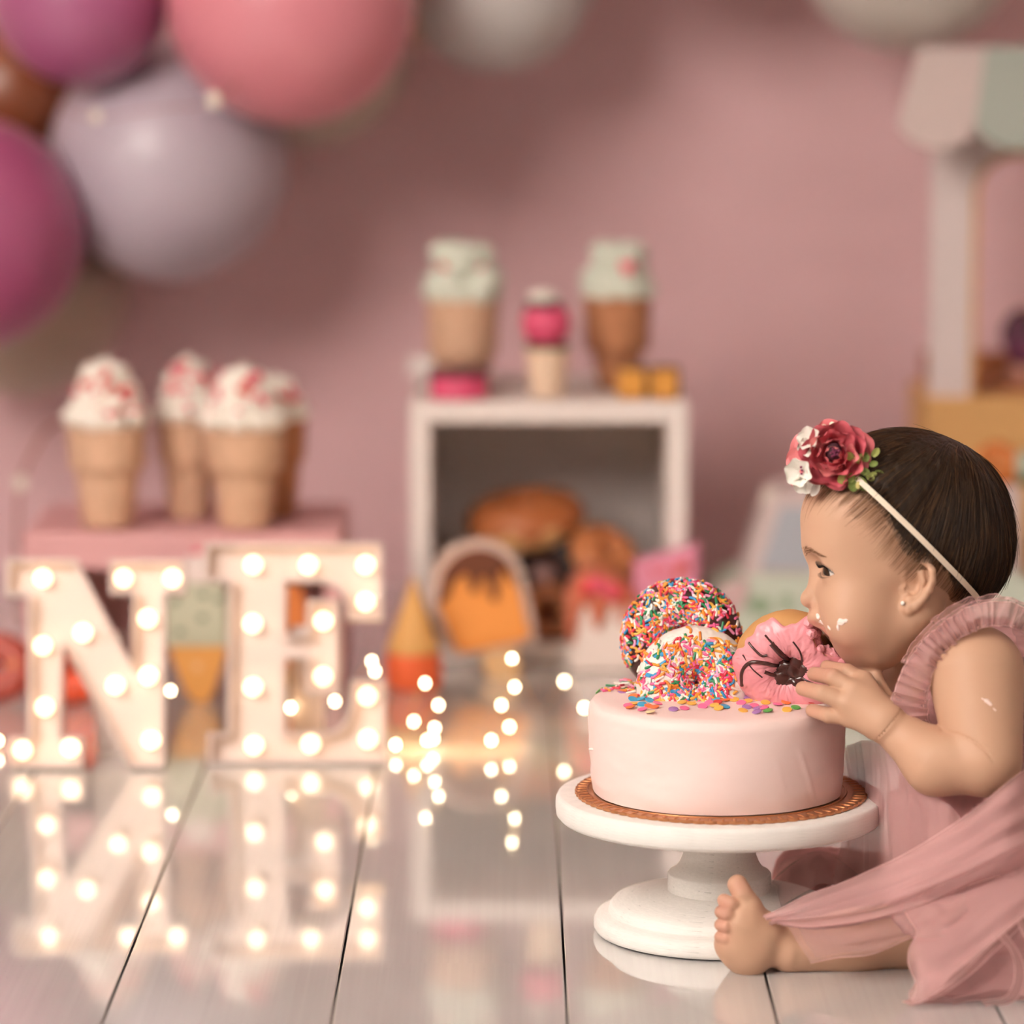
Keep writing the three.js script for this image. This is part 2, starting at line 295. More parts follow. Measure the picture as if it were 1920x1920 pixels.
// white open-fronted display box
const SHELF_Z = -1.17;
{
  const a = at(770, 1247, SHELF_Z), b = at(1287, 1247, SHELF_Z), w = b.x - a.x, top = at(1000, 755, SHELF_Z).y, d = 0.31, e = 0.022;
  const t = thing('display_box', 'white open-fronted wooden display box standing against the pink wall', 'box', V((a.x + b.x) / 2, 0, SHELF_Z));
  obj('side_panel', box(e, top - 2 * e, d, -w / 2 + e / 2, top / 2, -d / 2), M.whiteWood, t);
  obj('side_panel', box(e, top - 2 * e, d, w / 2 - e / 2, top / 2, -d / 2), M.whiteWood, t);
  obj('top_panel', box(w, e, d, 0, top - e / 2, -d / 2), M.whiteWood, t);
  obj('bottom_panel', box(w, e, d, 0, e / 2 + 0.0005, -d / 2), M.whiteWood, t);
  obj('back_panel', box(w - 2 * e, top - 2 * e, 0.008, 0, top / 2, -d + 0.004), M.whiteWood, t);
  const on = (x, z) => V(at(x, 740, z).x, top + 0.0005, z), zc = SHELF_Z - 0.13, s = px(zc, 0.35);
  const shelf = 'sweets on top of the white display box';
  softCone('tall ice cream cone behind the pink tin, left on the white display box', on(868, zc), 138 * s, 172 * s, 102 * s, { bits: 4, seed: 3, cream: M.mint, rows: [[1.02, 0.12, 11], [0.98, 0.34, 10], [0.76, 0.66, 8], [0.78, 0.84, 7]], top: 0.95, foot: 0.68, step: 0.35, group: shelf });
  const rc = softCone('tall brown ice cream cone behind the yellow packets', on(1157, zc), 128 * s, 176 * s, 100 * s, { bits: 0, seed: 8, cream: M.mint, wafer: std('#dcb99e', 0.7, { map: waferTex }), rows: [[1.0, 0.12, 11], [0.94, 0.34, 10], [0.74, 0.64, 8], [0.74, 0.84, 7]], top: 0.95, foot: 0.55, step: 0.4, group: shelf });
  const heart = new THREE.Shape(); heart.moveTo(0, -1); heart.bezierCurveTo(-1.4, 0.1, -0.9, 1.0, 0, 0.5); heart.bezierCurveTo(0.9, 1.0, 1.4, 0.1, 0, -1);
  obj('candy_heart', slab(heart, 0.4, 0.08).scale(0.010, 0.010, 0.010).translate(16 * s, 236 * s, 62 * s), M.pinkBit, rc);
  // the small cone with the pink ball
  const zs = SHELF_Z - 0.05, q = px(zs, 0.33);
  const k = thing('ice_cream_cone', 'small ice cream cone with one hot pink scoop in the middle of the display', 'ice cream cone', on(1026, zs), 0, shelf);
  obj('cone', lathe([[0, 0.001], [30 * q, 0.001], [31 * q, 2 * q], [41 * q, 86 * q], [42 * q, 92 * q], [40 * q, 94 * q], [0, 88 * q]], 48), std('#e4c6ac', 0.7), k);
  obj('scoop', new THREE.SphereGeometry(47 * q, 40, 28).translate(-2 * q, 140 * q, 0), M.hotPink, k);
  obj('icing_top', new THREE.SphereGeometry(49 * q, 40, 16, 0, 6.2832, 0, 0.9).translate(-2 * q, 140 * q, 0).rotateZ(0.02), M.chocDark, k);
  obj('whipped_top', displace(new THREE.SphereGeometry(28 * q, 28, 18).scale(1, 0.55, 1), (p) => 0.0012 * noise3(p.x * 300, p.y * 300, p.z * 300)).translate(-8 * q, 188 * q, 0), M.cream, k);
  obj('chocolate_collar', new THREE.TorusGeometry(36 * q, 7 * q, 12, 40).rotateX(1.5708).translate(0, 97 * q, 0), M.choc, k);
  // pink tin and the two yellow packets along the front edge
  const zf = SHELF_Z - 0.045, f = px(zf, 0.3);
  const tin = thing('pink_tin', 'round hot pink tin at the front left of the display box top', 'tin', on(861, zf), 0);
  obj('tin_body', lathe([[0, 0], [53 * f, 0], [54.5 * f, 1.5 * f], [54.5 * f, 44 * f], [0, 44 * f]], 56), M.hotPink, tin);
  obj('lid', lathe([[0, 44 * f], [56 * f, 44 * f], [56 * f, 55 * f], [54 * f, 57 * f], [0, 57 * f]], 56), std('#6b3a40', 0.5), tin);
  for (const [x, label] of [[1186, 'yellow packet with a dark band, left of the pair on the display box'], [1246, 'yellow packet with a dark band, right of the pair on the display box']]) {
    const y = thing('yellow_packet', label, 'packet', on(x, zf), 0.12, 'yellow packets on the display box');
    obj('wrapper', box(54 * f, 56 * f, 54 * f, 0, 28 * f, 0, 0.004), std('#dd9b45', 0.5), y);
    obj('band', box(9 * f, 57.5 * f, 55.5 * f, 22 * f, 28.4 * f, 0, 0.004), std('#4c3322', 0.6), y);
    obj('top_flap', box(52 * f, 3 * f, 52 * f, 0, 57 * f, 0, 0.001), std('#5f3f2a', 0.6), y);
  }
  // the pale slats that stand behind the tin on the box's left back corner
  const cut = thing('white_card', 'small white card standing at the back left corner of the display box top', 'card', V(at(790, 700, SHELF_Z - 0.29).x, top + 0.0005, SHELF_Z - 0.29));
  obj('card', box(0.03, 0.022, 0.004, 0, 0.011, 0, 0.001), M.whiteWood, cut);
  // sweets inside the box
  const inside = 'doughnuts inside the white display box', base = e + 0.001, zi = SHELF_Z - 0.09;
  const dk = doughnut('doughnut', 'dark chocolate doughnut standing on edge inside the display box', 'doughnut', V(at(1022, 1120, zi).x, base + 0.0605, zi), 0.056, 0.021, M.chocDark, { group: inside, dough: M.chocDark });
  dk.rotation.set(1.42, 0, 0.1);
  obj('filling', new THREE.SphereGeometry(0.018, 24, 16).scale(1, 0.6, 1), std('#8a625c', 0.6), dk);
  const lg = doughnut('doughnut', 'long tan doughnut lying tilted on top of the dark chocolate one', 'doughnut', at(986, 976, zi - 0.03), 0.066, 0.0255, std('#b5683a', 0.45), { group: inside, dough: M.doughPale, squash: 1.0 });
  lg.rotation.set(0.12, 0, 0.10);
  const sm = doughnut('doughnut', 'small brown doughnut leaning on the right inside the display box', 'doughnut', at(1134, 1046, zi + 0.035), 0.041, 0.018, std('#bf7444', 0.5), { group: inside });
  sm.rotation.set(0.7, 0, -0.5);
  const lo = doughnut('doughnut', 'low brown doughnut lying at the front of the display box floor', 'doughnut', V(at(1030, 1180, SHELF_Z - 0.03).x, base + 0.026, SHELF_Z - 0.045), 0.034, 0.0135, std('#a5623c', 0.5), { group: inside });
  lo.rotation.set(1.2, 0, 0);
}
// flat wooden sweets that lean against the display box
{
  const zf = -1.085, s = px(zf, 0.08);
  const L = (pts, x0, y0) => pts.map((p) => [(p[0] - x0) * s, (y0 - p[1]) * s]);
  {
    const x0 = 920, y0 = 1262, t = thing('ice_lolly', 'wooden ice lolly cut-out with dripping chocolate on an orange body, leaning on the display box', 'ice lolly', V(at(x0, y0, zf).x, 0.001, zf));
    t.rotation.set(-0.16, 0.12, 0);
    const out = L([[808, 1120], [810, 1070], [830, 1030], [868, 1006], [910, 1002], [950, 1018], [978, 1055], [992, 1110], [1006, 1180], [1000, 1196], [930, 1212], [862, 1222], [846, 1214], [824, 1168]], x0, y0);
    obj('backing', slab(smoothShape(out.concat([out[0]])), 0.014, 0.001), std('#d9bfb3', 0.6), t).position.z = -0.014;
    const body = L([[818, 1124], [826, 1070], [850, 1036], [886, 1020], [922, 1024], [952, 1044], [968, 1084], [984, 1150], [990, 1186], [930, 1202], [862, 1212], [838, 1170]], x0, y0);
    obj('body', slab(smoothShape(body.concat([body[0]])), 0.007, 0.001), std('#ef9a4a', 0.6), t).position.z = 0.0002;
    const choc = L([[818, 1124], [826, 1070], [850, 1036], [886, 1020], [922, 1024], [950, 1044], [964, 1084], [966, 1090], [956, 1080], [944, 1062], [934, 1068], [932, 1090], [930, 1114], [922, 1118], [916, 1106], [912, 1080], [902, 1074], [896, 1084], [892, 1100], [884, 1102], [878, 1090], [874, 1068], [858, 1074], [846, 1084], [840, 1106], [830, 1116]], x0, y0);
    obj('chocolate_drip', slab(smoothShape(choc.concat([choc[0]])), 0.005, 0.001), std('#6e3a22', 0.45), t).position.z = 0.007;
    const st = L([[900, 1206], [968, 1194], [976, 1240], [974, 1260], [940, 1266], [912, 1258]], x0, y0);
    obj('stick', slab(shapeOf(st), 0.010, 0.001), std('#e3b887', 0.65), t).position.z = -0.011;
  }
  {
    const z = -1.03, q = px(z, 0.06), t = thing('upturned_cone', 'tan wafer cone upside down on an orange scoop, left of the display box', 'ice cream cone', V(at(776, 1268, z).x, 0.0005, z));
    obj('scoop', displace(latheS([[0, 0], [44 * q, 0.5 * q], [52 * q, 14 * q], [53 * q, 50 * q], [46 * q, 72 * q], [30 * q, 78 * q], [0, 80 * q]], 40, 48), (p) => 0.001 * noise3(p.x * 120, p.y * 120, p.z * 120)), M.redOrange, t);
    obj('cone', lathe([[0, 62 * q], [50 * q, 68 * q], [51 * q, 74 * q], [3 * q, 208 * q], [0, 210 * q]], 48), M.tan, t);
  }
  {
    const z = -1.12, q = px(z, 0.08), x0 = 1128, y0 = 1256, K = (p) => p.map((a) => [(a[0] - x0) * q, (y0 - a[1]) * q]);
    const t = thing('dripping_sundae', 'white block with red-brown icing drips and pink crumbs, in front of the display box', 'sweet', V(at(x0, y0, z).x, 0.0005, z));
    obj('body', slab(shapeOf(K([[1068, 1256], [1068, 1108], [1082, 1092], [1172, 1092], [1188, 1108], [1188, 1256]])), 0.05, 0.004), std('#ead9d2', 0.6), t).position.z = -0.05;
    const drip = K([[1062, 1110], [1074, 1082], [1104, 1062], [1140, 1066], [1172, 1088], [1194, 1112], [1192, 1132], [1176, 1128], [1172, 1160], [1160, 1160], [1156, 1130], [1142, 1130], [1132, 1160], [1118, 1176], [1110, 1156], [1104, 1132], [1092, 1130], [1084, 1160], [1076, 1200], [1064, 1186]]);
    obj('icing', slab(smoothShape(drip.concat([drip[0]])), 0.058, 0.003), std('#c56a4e', 0.5), t).position.z = -0.052;
    const R = rng(5);
    for (let i = 0; i < 9; i++) obj('candy_bit', new THREE.SphereGeometry(0.006 + 0.004 * R(), 12, 8).translate((1100 - x0 + 60 * R()) * q, (y0 - 1108 + 26 * R()) * q, 0.006), R() < 0.4 ? M.redBit : M.pinkBit, t);
  }
  {
    const z = -1.15, q = px(z, 0.1), t = thing('pink_cake_bar', 'tall pink iced bar with sprinkles standing right of the display box opening', 'sweet', V(at(1250, 1240, z).x, 0, z));
    t.rotation.y = -0.1;
    const bx = slab(shapeOf([[-62 * q, 0], [60 * q, 0], [60 * q, 238 * q], [20 * q, 226 * q], [-62 * q, 204 * q]]), 0.04, 0.006);
    obj('bar', bx, std('#dd8aa4', 0.55), t).position.z = -0.02;
    const R = rng(31);
    for (let i = 0; i < 10; i++) obj('sprinkle', capsuleBit(0.012, 0.0022).rotateZ(R() * 3).translate((-40 + 90 * R()) * q, (130 + 85 * R()) * q, 0.0215), R() < 0.5 ? M.redBit : std('#cf7f5e', 0.5), t);
  }
}
// pink crate on the left, the cones on it and the sweets in and before it
{
  const z = -1.0, a = at(48, 1300, z), b = at(640, 1300, z), w = b.x - a.x, top = at(300, 1000, z).y, d = 0.235, e = 0.016;
  const t = thing('pink_crate', 'low pink painted wooden crate behind the marquee letters, open at the front', 'crate', V((a.x + b.x) / 2, 0, z));
  obj('top_panel', box(w, e, d, 0, top - e / 2, -d / 2), M.pinkWood, t);
  obj('front_rail', box(w - 2 * e, 0.022, 0.010, 0, top - e - 0.011, -0.006), M.pinkWood, t);
  obj('side_panel', box(e, top - e, d, -w / 2 + e / 2, (top - e) / 2, -d / 2), M.pinkWood, t);
  obj('side_panel', box(e, top - e, d, w / 2 - e / 2, (top - e) / 2, -d / 2), M.pinkWood, t);
  obj('back_panel', box(w - 2 * e, top - e, 0.008, 0, (top - e) / 2, -d + 0.004), M.pinkWood, t);
  const g = 'ice cream cones with pink bits on the pink crate', on = (x, y, zz) => V(at(x, y, zz).x, top + 0.0005, zz);
  const c1 = z - 0.045, s1 = px(c1, 0.22);
  softCone('ice cream cone standing alone, leftmost on the pink crate', on(203, 1000, c1), 152 * s1, 192 * s1, 128 * s1, { seed: 12, group: g, bits: 16 });
  const c2 = z - 0.115, s2 = px(c2, 0.22);
  softCone('ice cream cone in the middle of the pink crate, half hidden by the wide one', on(356, 985, c2), 124 * s2, 186 * s2, 124 * s2, { seed: 22, group: g, bits: 14 });
  const c3 = z - 0.04, s3 = px(c3, 0.22);
  softCone('widest ice cream cone with most pink bits, right front on the pink crate', on(460, 1005, c3), 152 * s3, 190 * s3, 118 * s3, { seed: 33, group: g, bits: 22 });
  const c4 = z - 0.12, s4 = px(c4, 0.22);
  softCone('ice cream cone mostly hidden behind the widest one on the crate', on(518, 985, c4), 118 * s4, 186 * s4, 84 * s4, { seed: 44, group: g, bits: 12, wafer: std('#d9b294', 0.7, { map: waferTex }) });
  // flat mint cone that leans on the crate
  const zm = -0.945, q = px(zm, 0.1), x0 = 366, y0 = 1312, K = (p) => p.map((v) => [(v[0] - x0) * q, (y0 - v[1]) * q]);
  const m = thing('mint_cone', 'flat wooden mint ice cream cone with dark chips seen between the letters', 'ice cream cone', V(at(x0, y0, zm).x, 0.0005, zm));
  m.rotation.x = -0.1;
  obj('wafer', slab(shapeOf(K([[318, 1200], [424, 1200], [420, 1232], [402, 1290], [388, 1312], [364, 1312], [346, 1290], [324, 1232]])), 0.012, 0.001), std('#e0a055', 0.6), m).position.z = -0.012;
  obj('scoop', slab(shapeOf(K([[308, 1206], [308, 1110], [318, 1084], [342, 1066], [392, 1066], [416, 1084], [426, 1110], [426, 1206]])), 0.016, 0.002), std('#b9b8a2', 0.65), m).position.z = -0.013;
  obj('cream_top', slab(smoothShape(K([[338, 1078], [346, 1052], [358, 1034], [382, 1034], [396, 1054], [402, 1078], [370, 1088], [338, 1078]])), 0.018, 0.002), std('#dccac6', 0.65), m).position.z = -0.013;
  obj('cherry', new THREE.SphereGeometry(9 * q, 18, 12).translate((370 - x0) * q, (y0 - 1030) * q, 0), M.pinkBit, m);
  for (const c of [[338, 1178], [380, 1152], [382, 1108], [412, 1116], [330, 1120]]) obj('chip', new THREE.SphereGeometry(8 * q, 12, 8).scale(1.1, 0.8, 0.35).translate((c[0] - x0) * q, (y0 - c[1]) * q, 0.003), std('#6d7261', 0.6), m);
  obj('button', new THREE.SphereGeometry(8 * q, 14, 10).scale(1, 1, 0.4).translate((370 - x0) * q, (y0 - 1244) * q, 0.001), std('#e7b98a', 0.6), m);
  // sweets before the crate, seen through the gaps of the letters
  const zd = -0.955;
  const d1 = doughnut('doughnut', 'orange doughnut with red icing on the floor left of the letter N', 'doughnut', V(at(0, 1300, zd).x, 0.035, zd), 0.036, 0.0155, std('#b04a3c', 0.45), { dough: std('#c8743f', 0.6) });
  d1.rotation.set(1.15, 0, 0.1);
  const d2 = doughnut('doughnut', 'orange-red doughnut on the floor seen through the lower gap of the letter N', 'doughnut', V(at(140, 1300, zd).x, 0.036, zd), 0.037, 0.016, std('#e0542f', 0.45), { dough: std('#ea7a45', 0.6) });
  d2.rotation.set(1.2, 0, 0);
  const zo = -1.04, oq = px(zo, 0.1), op = thing('orange_lolly', 'orange ice lolly standing in the pink crate behind the letter E', 'ice lolly', V(at(548, 1290, zo).x, 0.0005, zo));
  obj('body', slab(smoothShape([[-40, 40], [-40, 150], [-26, 186], [0, 196], [26, 186], [40, 150], [40, 40], [0, 34], [-40, 40]].map((v) => [v[0] * oq * 0.75, v[1] * oq])), 0.022, 0.004), std('#d57a3c', 0.55), op).position.z = -0.011;
  obj('stick', box(0.012, 0.03, 0.005, 0, 0.015, 0, 0.002), M.tan, op);
}
// the toy ice cream stall on the right
{
  const z = -1.46, s = px(z, 0.4), x0 = at(1744, 600, z).x, W = 0.42, top = at(1800, 96, z).y, counter = at(1800, 742, z).y, t0 = 0.016;
  const t = thing('toy_ice_cream_stall', 'toy ice cream stall with a striped awning and a yellow counter at the right edge', 'toy stall', V(x0 + W / 2, 0, z));
  const l = -W / 2, yAt = (y) => at(1800, y, z).y, aL = l + (1822 - 1744) * s, aR = W / 2 - (1822 - 1744) * s, aT = yAt(286), r = 0.05;
  const front = shapeOf([[l, counter - 0.005], [l, top - 0.03], [W / 2, top - 0.03], [W / 2, counter - 0.005]]);
  const arch = (k) => { const h = new THREE.Path(); h.moveTo(aL + k, counter - 0.0045); h.lineTo(aR - k, counter - 0.0045); h.lineTo(aR - k, aT - r); h.absarc(aR - r, aT - r, r - k, 0, Math.PI / 2, false); h.lineTo(aL + r, aT - k); h.absarc(aL + r, aT - r, r - k, Math.PI / 2, Math.PI, false); h.lineTo(aL + k, counter - 0.0045); return h; };
  front.holes.push(arch(0));
  obj('front_panel', new THREE.ExtrudeGeometry(front, { depth: t0, bevelEnabled: false, curveSegments: 16 }).translate(0, 0, -t0), std('#d8c7c5', 0.6), t);
  const trim = new THREE.Shape(arch(-0.0005).getPoints(16)); trim.holes.push(arch(0.0055));
  obj('arch_edge', new THREE.ExtrudeGeometry(trim, { depth: t0 + 0.004, bevelEnabled: false, curveSegments: 16 }).translate(0, 0, -t0 - 0.002), std('#c9954f', 0.55), t);
  const yellow = std('#d9a669', 0.6);
  obj('counter', box(W + 0.008, counter - 0.002, 0.20, 0, (counter - 0.002) / 2 + 0.001, -0.085, 0.003), yellow, t);
  obj('shelf', box(W - 0.02, 0.008, 0.14, 0, counter + 0.003, -0.11, 0.002), std('#a8683f', 0.6), t);
  obj('back_rail', box(W - 0.02, 0.03, 0.006, 0, counter + 0.02, -0.18, 0.001), std('#a5623f', 0.6), t);
  // the awning: stripes that slope forward, each with a rounded lower end
  const aTop = at(1722, 92, z + 0.01), aLow = at(1684, 228, z + 0.085), n = 6, wT = (W + 0.04) / n, cols = ['#cdbab6', '#a9afa6'];
  for (let i = 0; i < n; i++) {
    const sh = new THREE.Shape(), h = Math.hypot(aTop.y - aLow.y, 0.075);
    const f = (W + 0.085) / n, kT = aTop.x - (x0 + W / 2), kL = aLow.x - (x0 + W / 2), fT = (-2 * kT) / n, fL = (-2 * kL) / n;
    sh.moveTo(kT + i * fT, h); sh.lineTo(kL + i * fL, 0); sh.absarc(kL + (i + 0.5) * fL, 0, fL / 2, Math.PI, 0, false); sh.lineTo(kT + (i + 1) * fT, h); sh.lineTo(kT + i * fT, h);
    const g = new THREE.ExtrudeGeometry(sh, { depth: 0.004, bevelEnabled: false, curveSegments: 12 }).translate(0, 0, 0).rotateX(-Math.asin(0.075 / h)).translate(0, aLow.y, 0.085);
    obj('awning_stripe', g, std(cols[i % 2], 0.65), t);
  }
  const zi = z - 0.07, q = px(zi, 0.3);
  const p = thing('purple_ice_cream', 'dark purple striped ice cream in a pink cup inside the stall window', 'ice cream', V(at(1916, 742, zi).x, counter + 0.0075, zi));
  obj('cup', lathe([[0, 0], [22 * q, 0], [28 * q, 34 * q], [26 * q, 35 * q], [0, 30 * q]], 36), std('#c58f80', 0.6), p);
  obj('scoop', displace(new THREE.SphereGeometry(38 * q, 36, 24).scale(1, 1.35, 1), (v) => 0.001 * noise3(v.x * 150, v.y * 150, v.z * 150)).translate(0, 82 * q, 0), std('#6a3350', 0.55), p);
  for (const a of [-0.5, 0.35, 1.2]) obj('stripe', new THREE.TorusGeometry(38.6 * q, 5 * q, 10, 40, Math.PI).rotateZ(0).rotateY(Math.PI / 2 + a).scale(1, 1.35, 1).translate(0, 82 * q, 0), M.chocDark, p);
  obj('cherry', new THREE.SphereGeometry(9 * q, 16, 12).translate(4 * q, 138 * q, 0), std('#c98d86', 0.5), p);
}
// the pastel toy ice cream van that stands before the stall
{
  const z = -1.16, s = px(z, 0.1), x0 = 1330, y0 = 1240, P = (p) => p.map((v) => [(v[0] - x0) * s, (y0 - v[1]) * s]), d = 0.13;
  const xl = at(x0, y0, z).x;
  const t = thing('toy_ice_cream_van', 'pastel mint and pink toy ice cream van behind the child', 'toy van', V(xl, 0.0, z));
  const wheelR = 30 * s;
  obj('lower_body', slab(smoothShape(P([[1334, 1216], [1326, 1150], [1330, 1110], [1350, 1088], [1400, 1070], [1440, 1066], [1500, 1066]]).concat(P([[1912, 1066], [1912, 1216], [1620, 1216], [1334, 1216]]))), d, 0.004), std('#c3c8b9', 0.55), t).position.z = -d;
  obj('cab', slab(shapeOf(P([[1392, 1074], [1436, 936], [1446, 918], [1470, 912], [1912, 906], [1912, 1074]])), d - 0.012, 0.004), std('#cdb9b7', 0.55), t).position.z = -d + 0.006;
  obj('windscreen', slab(shapeOf(P([[1424, 1056], [1462, 940], [1560, 936], [1560, 1056]])), 0.004, 0.001), std('#aeb0b9', 0.3), t).position.z = -0.0055;
  obj('side_window', slab(shapeOf(P([[1600, 1050], [1600, 940], [1860, 936], [1860, 1050]])), 0.004, 0.001), std('#a7adb2', 0.3), t).position.z = -0.0055;
  obj('bonnet_panel', slab(smoothShape(P([[1336, 1108], [1352, 1090], [1400, 1074], [1396, 1110], [1380, 1136], [1340, 1140], [1336, 1108]])), 0.005, 0.001), std('#d0aead', 0.55), t).position.z = -0.0005;
  for (const c of [[1424, 1124, 22, 16], [1474, 1118, 11, 14], [1440, 1160, 16, 10]]) obj('leaf_print', new THREE.CylinderGeometry(1, 1, 0.002, 20).rotateX(1.5708).scale(c[2] * s, c[3] * s, 1).translate((c[0] - x0) * s, (y0 - c[1]) * s, 0.0005), std('#8fa183', 0.6), t);
  obj('roof_lamp', new THREE.SphereGeometry(16 * s, 18, 12).translate((1446 - x0) * s, (y0 - 924) * s, -0.02), std('#e3d5c8', 0.5), t);
  for (const x of [1420, 1810]) { const w = obj('wheel', new THREE.TorusGeometry(wheelR - 0.005, 0.005, 12, 32).translate((x - x0) * s, wheelR, -0.004), M.bark, t); obj('hub', new THREE.CylinderGeometry(wheelR * 0.7, wheelR * 0.7, 0.008, 28).rotateX(1.5708).translate((x - x0) * s, wheelR, -0.004), std('#d8c3bf', 0.5), w); }
  const top = at(1880, 908, z - 0.05).y + 0.0, zr = z - 0.06, q = px(zr, 0.2);
  const yv = (y0 - 906) * s + 0.0006;
  const g = 'sweets on the roof of the toy van';
  const d1 = doughnut('doughnut', 'orange doughnut with pale top on the roof of the toy van behind the child', 'doughnut', V(at(1868, 890, zr).x, yv + 0.0195, zr), 0.026, 0.0105, std('#c56f2f', 0.5), { group: g, dough: std('#c98447', 0.6) });
  d1.rotation.set(1.1, 0, 0.2);
  const sc = thing('mint_scoop', 'mint green scoop in a cup on the toy van roof', 'ice cream', V(at(1922, 900, zr).x, yv, zr + 0.005), 0, g);
  obj('cup', lathe([[0, 0], [14 * q, 0], [20 * q, 22 * q], [0, 20 * q]], 28), std('#5f7f68', 0.6), sc);
  obj('scoop', displace(new THREE.SphereGeometry(26 * q, 28, 20), (v) => 0.0008 * noise3(v.x * 200, v.y * 200, v.z * 200)).translate(0, 34 * q, 0), std('#a9b3a0', 0.6), sc);
}
// ------------------------------------------------------------------ cake stand, cake and doughnuts
const CX = (1348 - 960) * 2.915 / F, CAKE_X = (1343.5 - 960) * 2.9 / F, PLATE = 0.1096, CAKE_TOP = 0.1856;
const cakeProfile = [[0, CAKE_TOP], [0.086, CAKE_TOP], [0.0925, CAKE_TOP - 0.0008], [0.0968, CAKE_TOP - 0.003], [0.0992, CAKE_TOP - 0.0075], [0.0996, CAKE_TOP - 0.014], [0.0990, CAKE_TOP - 0.035], [0.0976, CAKE_TOP - 0.06], [0.0966, PLATE + 0.0035]];
function cakeRadius(y) { for (let i = 1; i < cakeProfile.length; i++) if (y >= cakeProfile[i][1]) { const a = cakeProfile[i - 1], b = cakeProfile[i]; return lerp(b[0], a[0], clamp((y - b[1]) / Math.max(a[1] - b[1], 1e-6), 0, 1)); } return 0.0966; }
function onCake(x, y) {                               // where the sight line through a pixel meets the cake
  const a = at(x, y, 0.2), b = at(x, y, -0.15);
  for (let i = 0; i <= 1400; i++) { const p = a.clone().lerp(b, i / 1400); if (p.y <= CAKE_TOP && Math.hypot(p.x - CAKE_X, p.z) <= cakeRadius(p.y)) return p; }
  return null;
}
{
  const wood = tex(512, 512, (u, v) => {
    const s = vnoise(u * 24, v * 160, 51, 8) * 0.5 + vnoise(u * 60, v * 220, 52, 20) * 0.5, scr = vnoise(u * 14, v * 240, 53, 14), dk = scr > 0.93 ? (scr - 0.93) * 3.5 : 0;
    const g = 0.945 + 0.05 * (s - 0.5) - dk; return [g, g * 0.978, g * 0.955];
  });
  wood.repeat.set(4, 1);
  const paintM = std('#ffffff', 0.62, { map: wood, bumpMap: wood, bumpScale: 0.0006 });
  const t = thing('cake_stand', 'round white distressed wooden cake stand with a turned foot', 'cake stand', V(CX, 0, 0));
  obj('plate', lathe([[0, PLATE - 0.0195], [0.118, PLATE - 0.0195], [0.1245, PLATE - 0.0185], [0.1272, PLATE - 0.0155], [0.1278, PLATE - 0.010], [0.1276, PLATE - 0.004], [0.1262, PLATE - 0.001], [0.1235, PLATE], [0, PLATE]], 128), paintM, t);
  obj('pedestal', lathe([[0.0, 0.030], [0.0395, 0.030], [0.0402, 0.0315], [0.0402, 0.046], [0.0392, 0.0475], [0.0352, 0.0495], [0.0312, 0.0545], [0.0285, 0.061], [0.0272, 0.069], [0.0268, 0.078], [0.0272, PLATE - 0.0196], [0, PLATE - 0.0196]], 96), paintM, t);
  obj('base', lathe([[0, 0.0012], [0.0945, 0.0012], [0.0962, 0.0018], [0.0978, 0.0045], [0.0976, 0.0095], [0.0955, 0.0135], [0.0915, 0.0155], [0.0868, 0.0164], [0.0858, 0.0175], [0.0852, 0.0215], [0.0825, 0.0245], [0.0745, 0.0268], [0.060, 0.0288], [0.046, 0.0310], [0.0396, 0.0335], [0, 0.0335]], 128), paintM, t);
  // scalloped copper board
  const n = 76, sh = new THREE.Shape();
  for (let i = 0; i <= n * 8; i++) { const a = i / (n * 8) * Math.PI * 2, r = 0.1113 + 0.0018 * Math.abs(Math.sin(a * n / 2)); i ? sh.lineTo(Math.cos(a) * r, Math.sin(a) * r) : sh.moveTo(Math.cos(a) * r, Math.sin(a) * r); }
  const crimp = new THREE.ExtrudeGeometry(sh, { depth: 0.0016, bevelEnabled: true, bevelSize: 0.0004, bevelThickness: 0.0004, bevelSegments: 1, curveSegments: 1 }).rotateX(-Math.PI / 2);
  const board = thing('cake_board', 'copper coloured round cake board with a scalloped foil edge under the cake', 'cake board', V(CAKE_X + 0.0034, PLATE + 0.0006, 0));
  const foil = std('#c58a60', 0.34, { metalness: 0.75 });
  obj('board', crimp, foil, board);
  const beads = [];
  for (let i = 0; i < n; i++) { const a = (i + 0.5) / n * Math.PI * 2; beads.push(new THREE.SphereGeometry(0.0021, 8, 6).scale(2.4, 0.42, 0.62).rotateY(-a).translate(Math.cos(a) * 0.1075, 0.0021, Math.sin(a) * 0.1075)); }
  obj('crimped_edge', mergeGeometries(beads), foil, board);
  obj('raised_ring', new THREE.TorusGeometry(0.1005, 0.0007, 8, 128).rotateX(Math.PI / 2).translate(-0.0034, 0.0022, 0), foil, board);
  // the cake: knife-smoothed buttercream
  const prof = new THREE.CatmullRomCurve3(cakeProfile.map((p) => V(p[0], p[1], 0)), false, 'centripetal').getPoints(150).map((p) => new THREE.Vector2(Math.max(p.x, 0), p.y)).reverse();
  const cg = displace(new THREE.LatheGeometry(prof, 260), (p, nn) => {
    const a = Math.atan2(p.z, p.x), up = Math.abs(nn.y);
    const side = 0.0011 * noise3(a * 2.6, p.y * 30 + a * 1.2, 3) + 0.00035 * noise3(a * 5 + p.y * 60, p.y * 110 - a * 3, 7) + 0.00008 * noise3(a * 22, p.y * 300 + a * 16, 11);
    const top = 0.0006 * noise3(p.x * 55, p.z * 55, 13);
    const s = sstep(a, 0.75, 0.95) * (1 - sstep(a, 0.95, 1.0));                    // a broad knife stroke that ends in a ridge
    const strokeAt = 0.72 + (p.y - 0.11) * 4.5, st = Math.exp(-Math.pow((a - strokeAt) / 0.02, 2)) * sstep(p.y, 0.115, 0.125) * (1 - sstep(p.y, 0.15, 0.165));
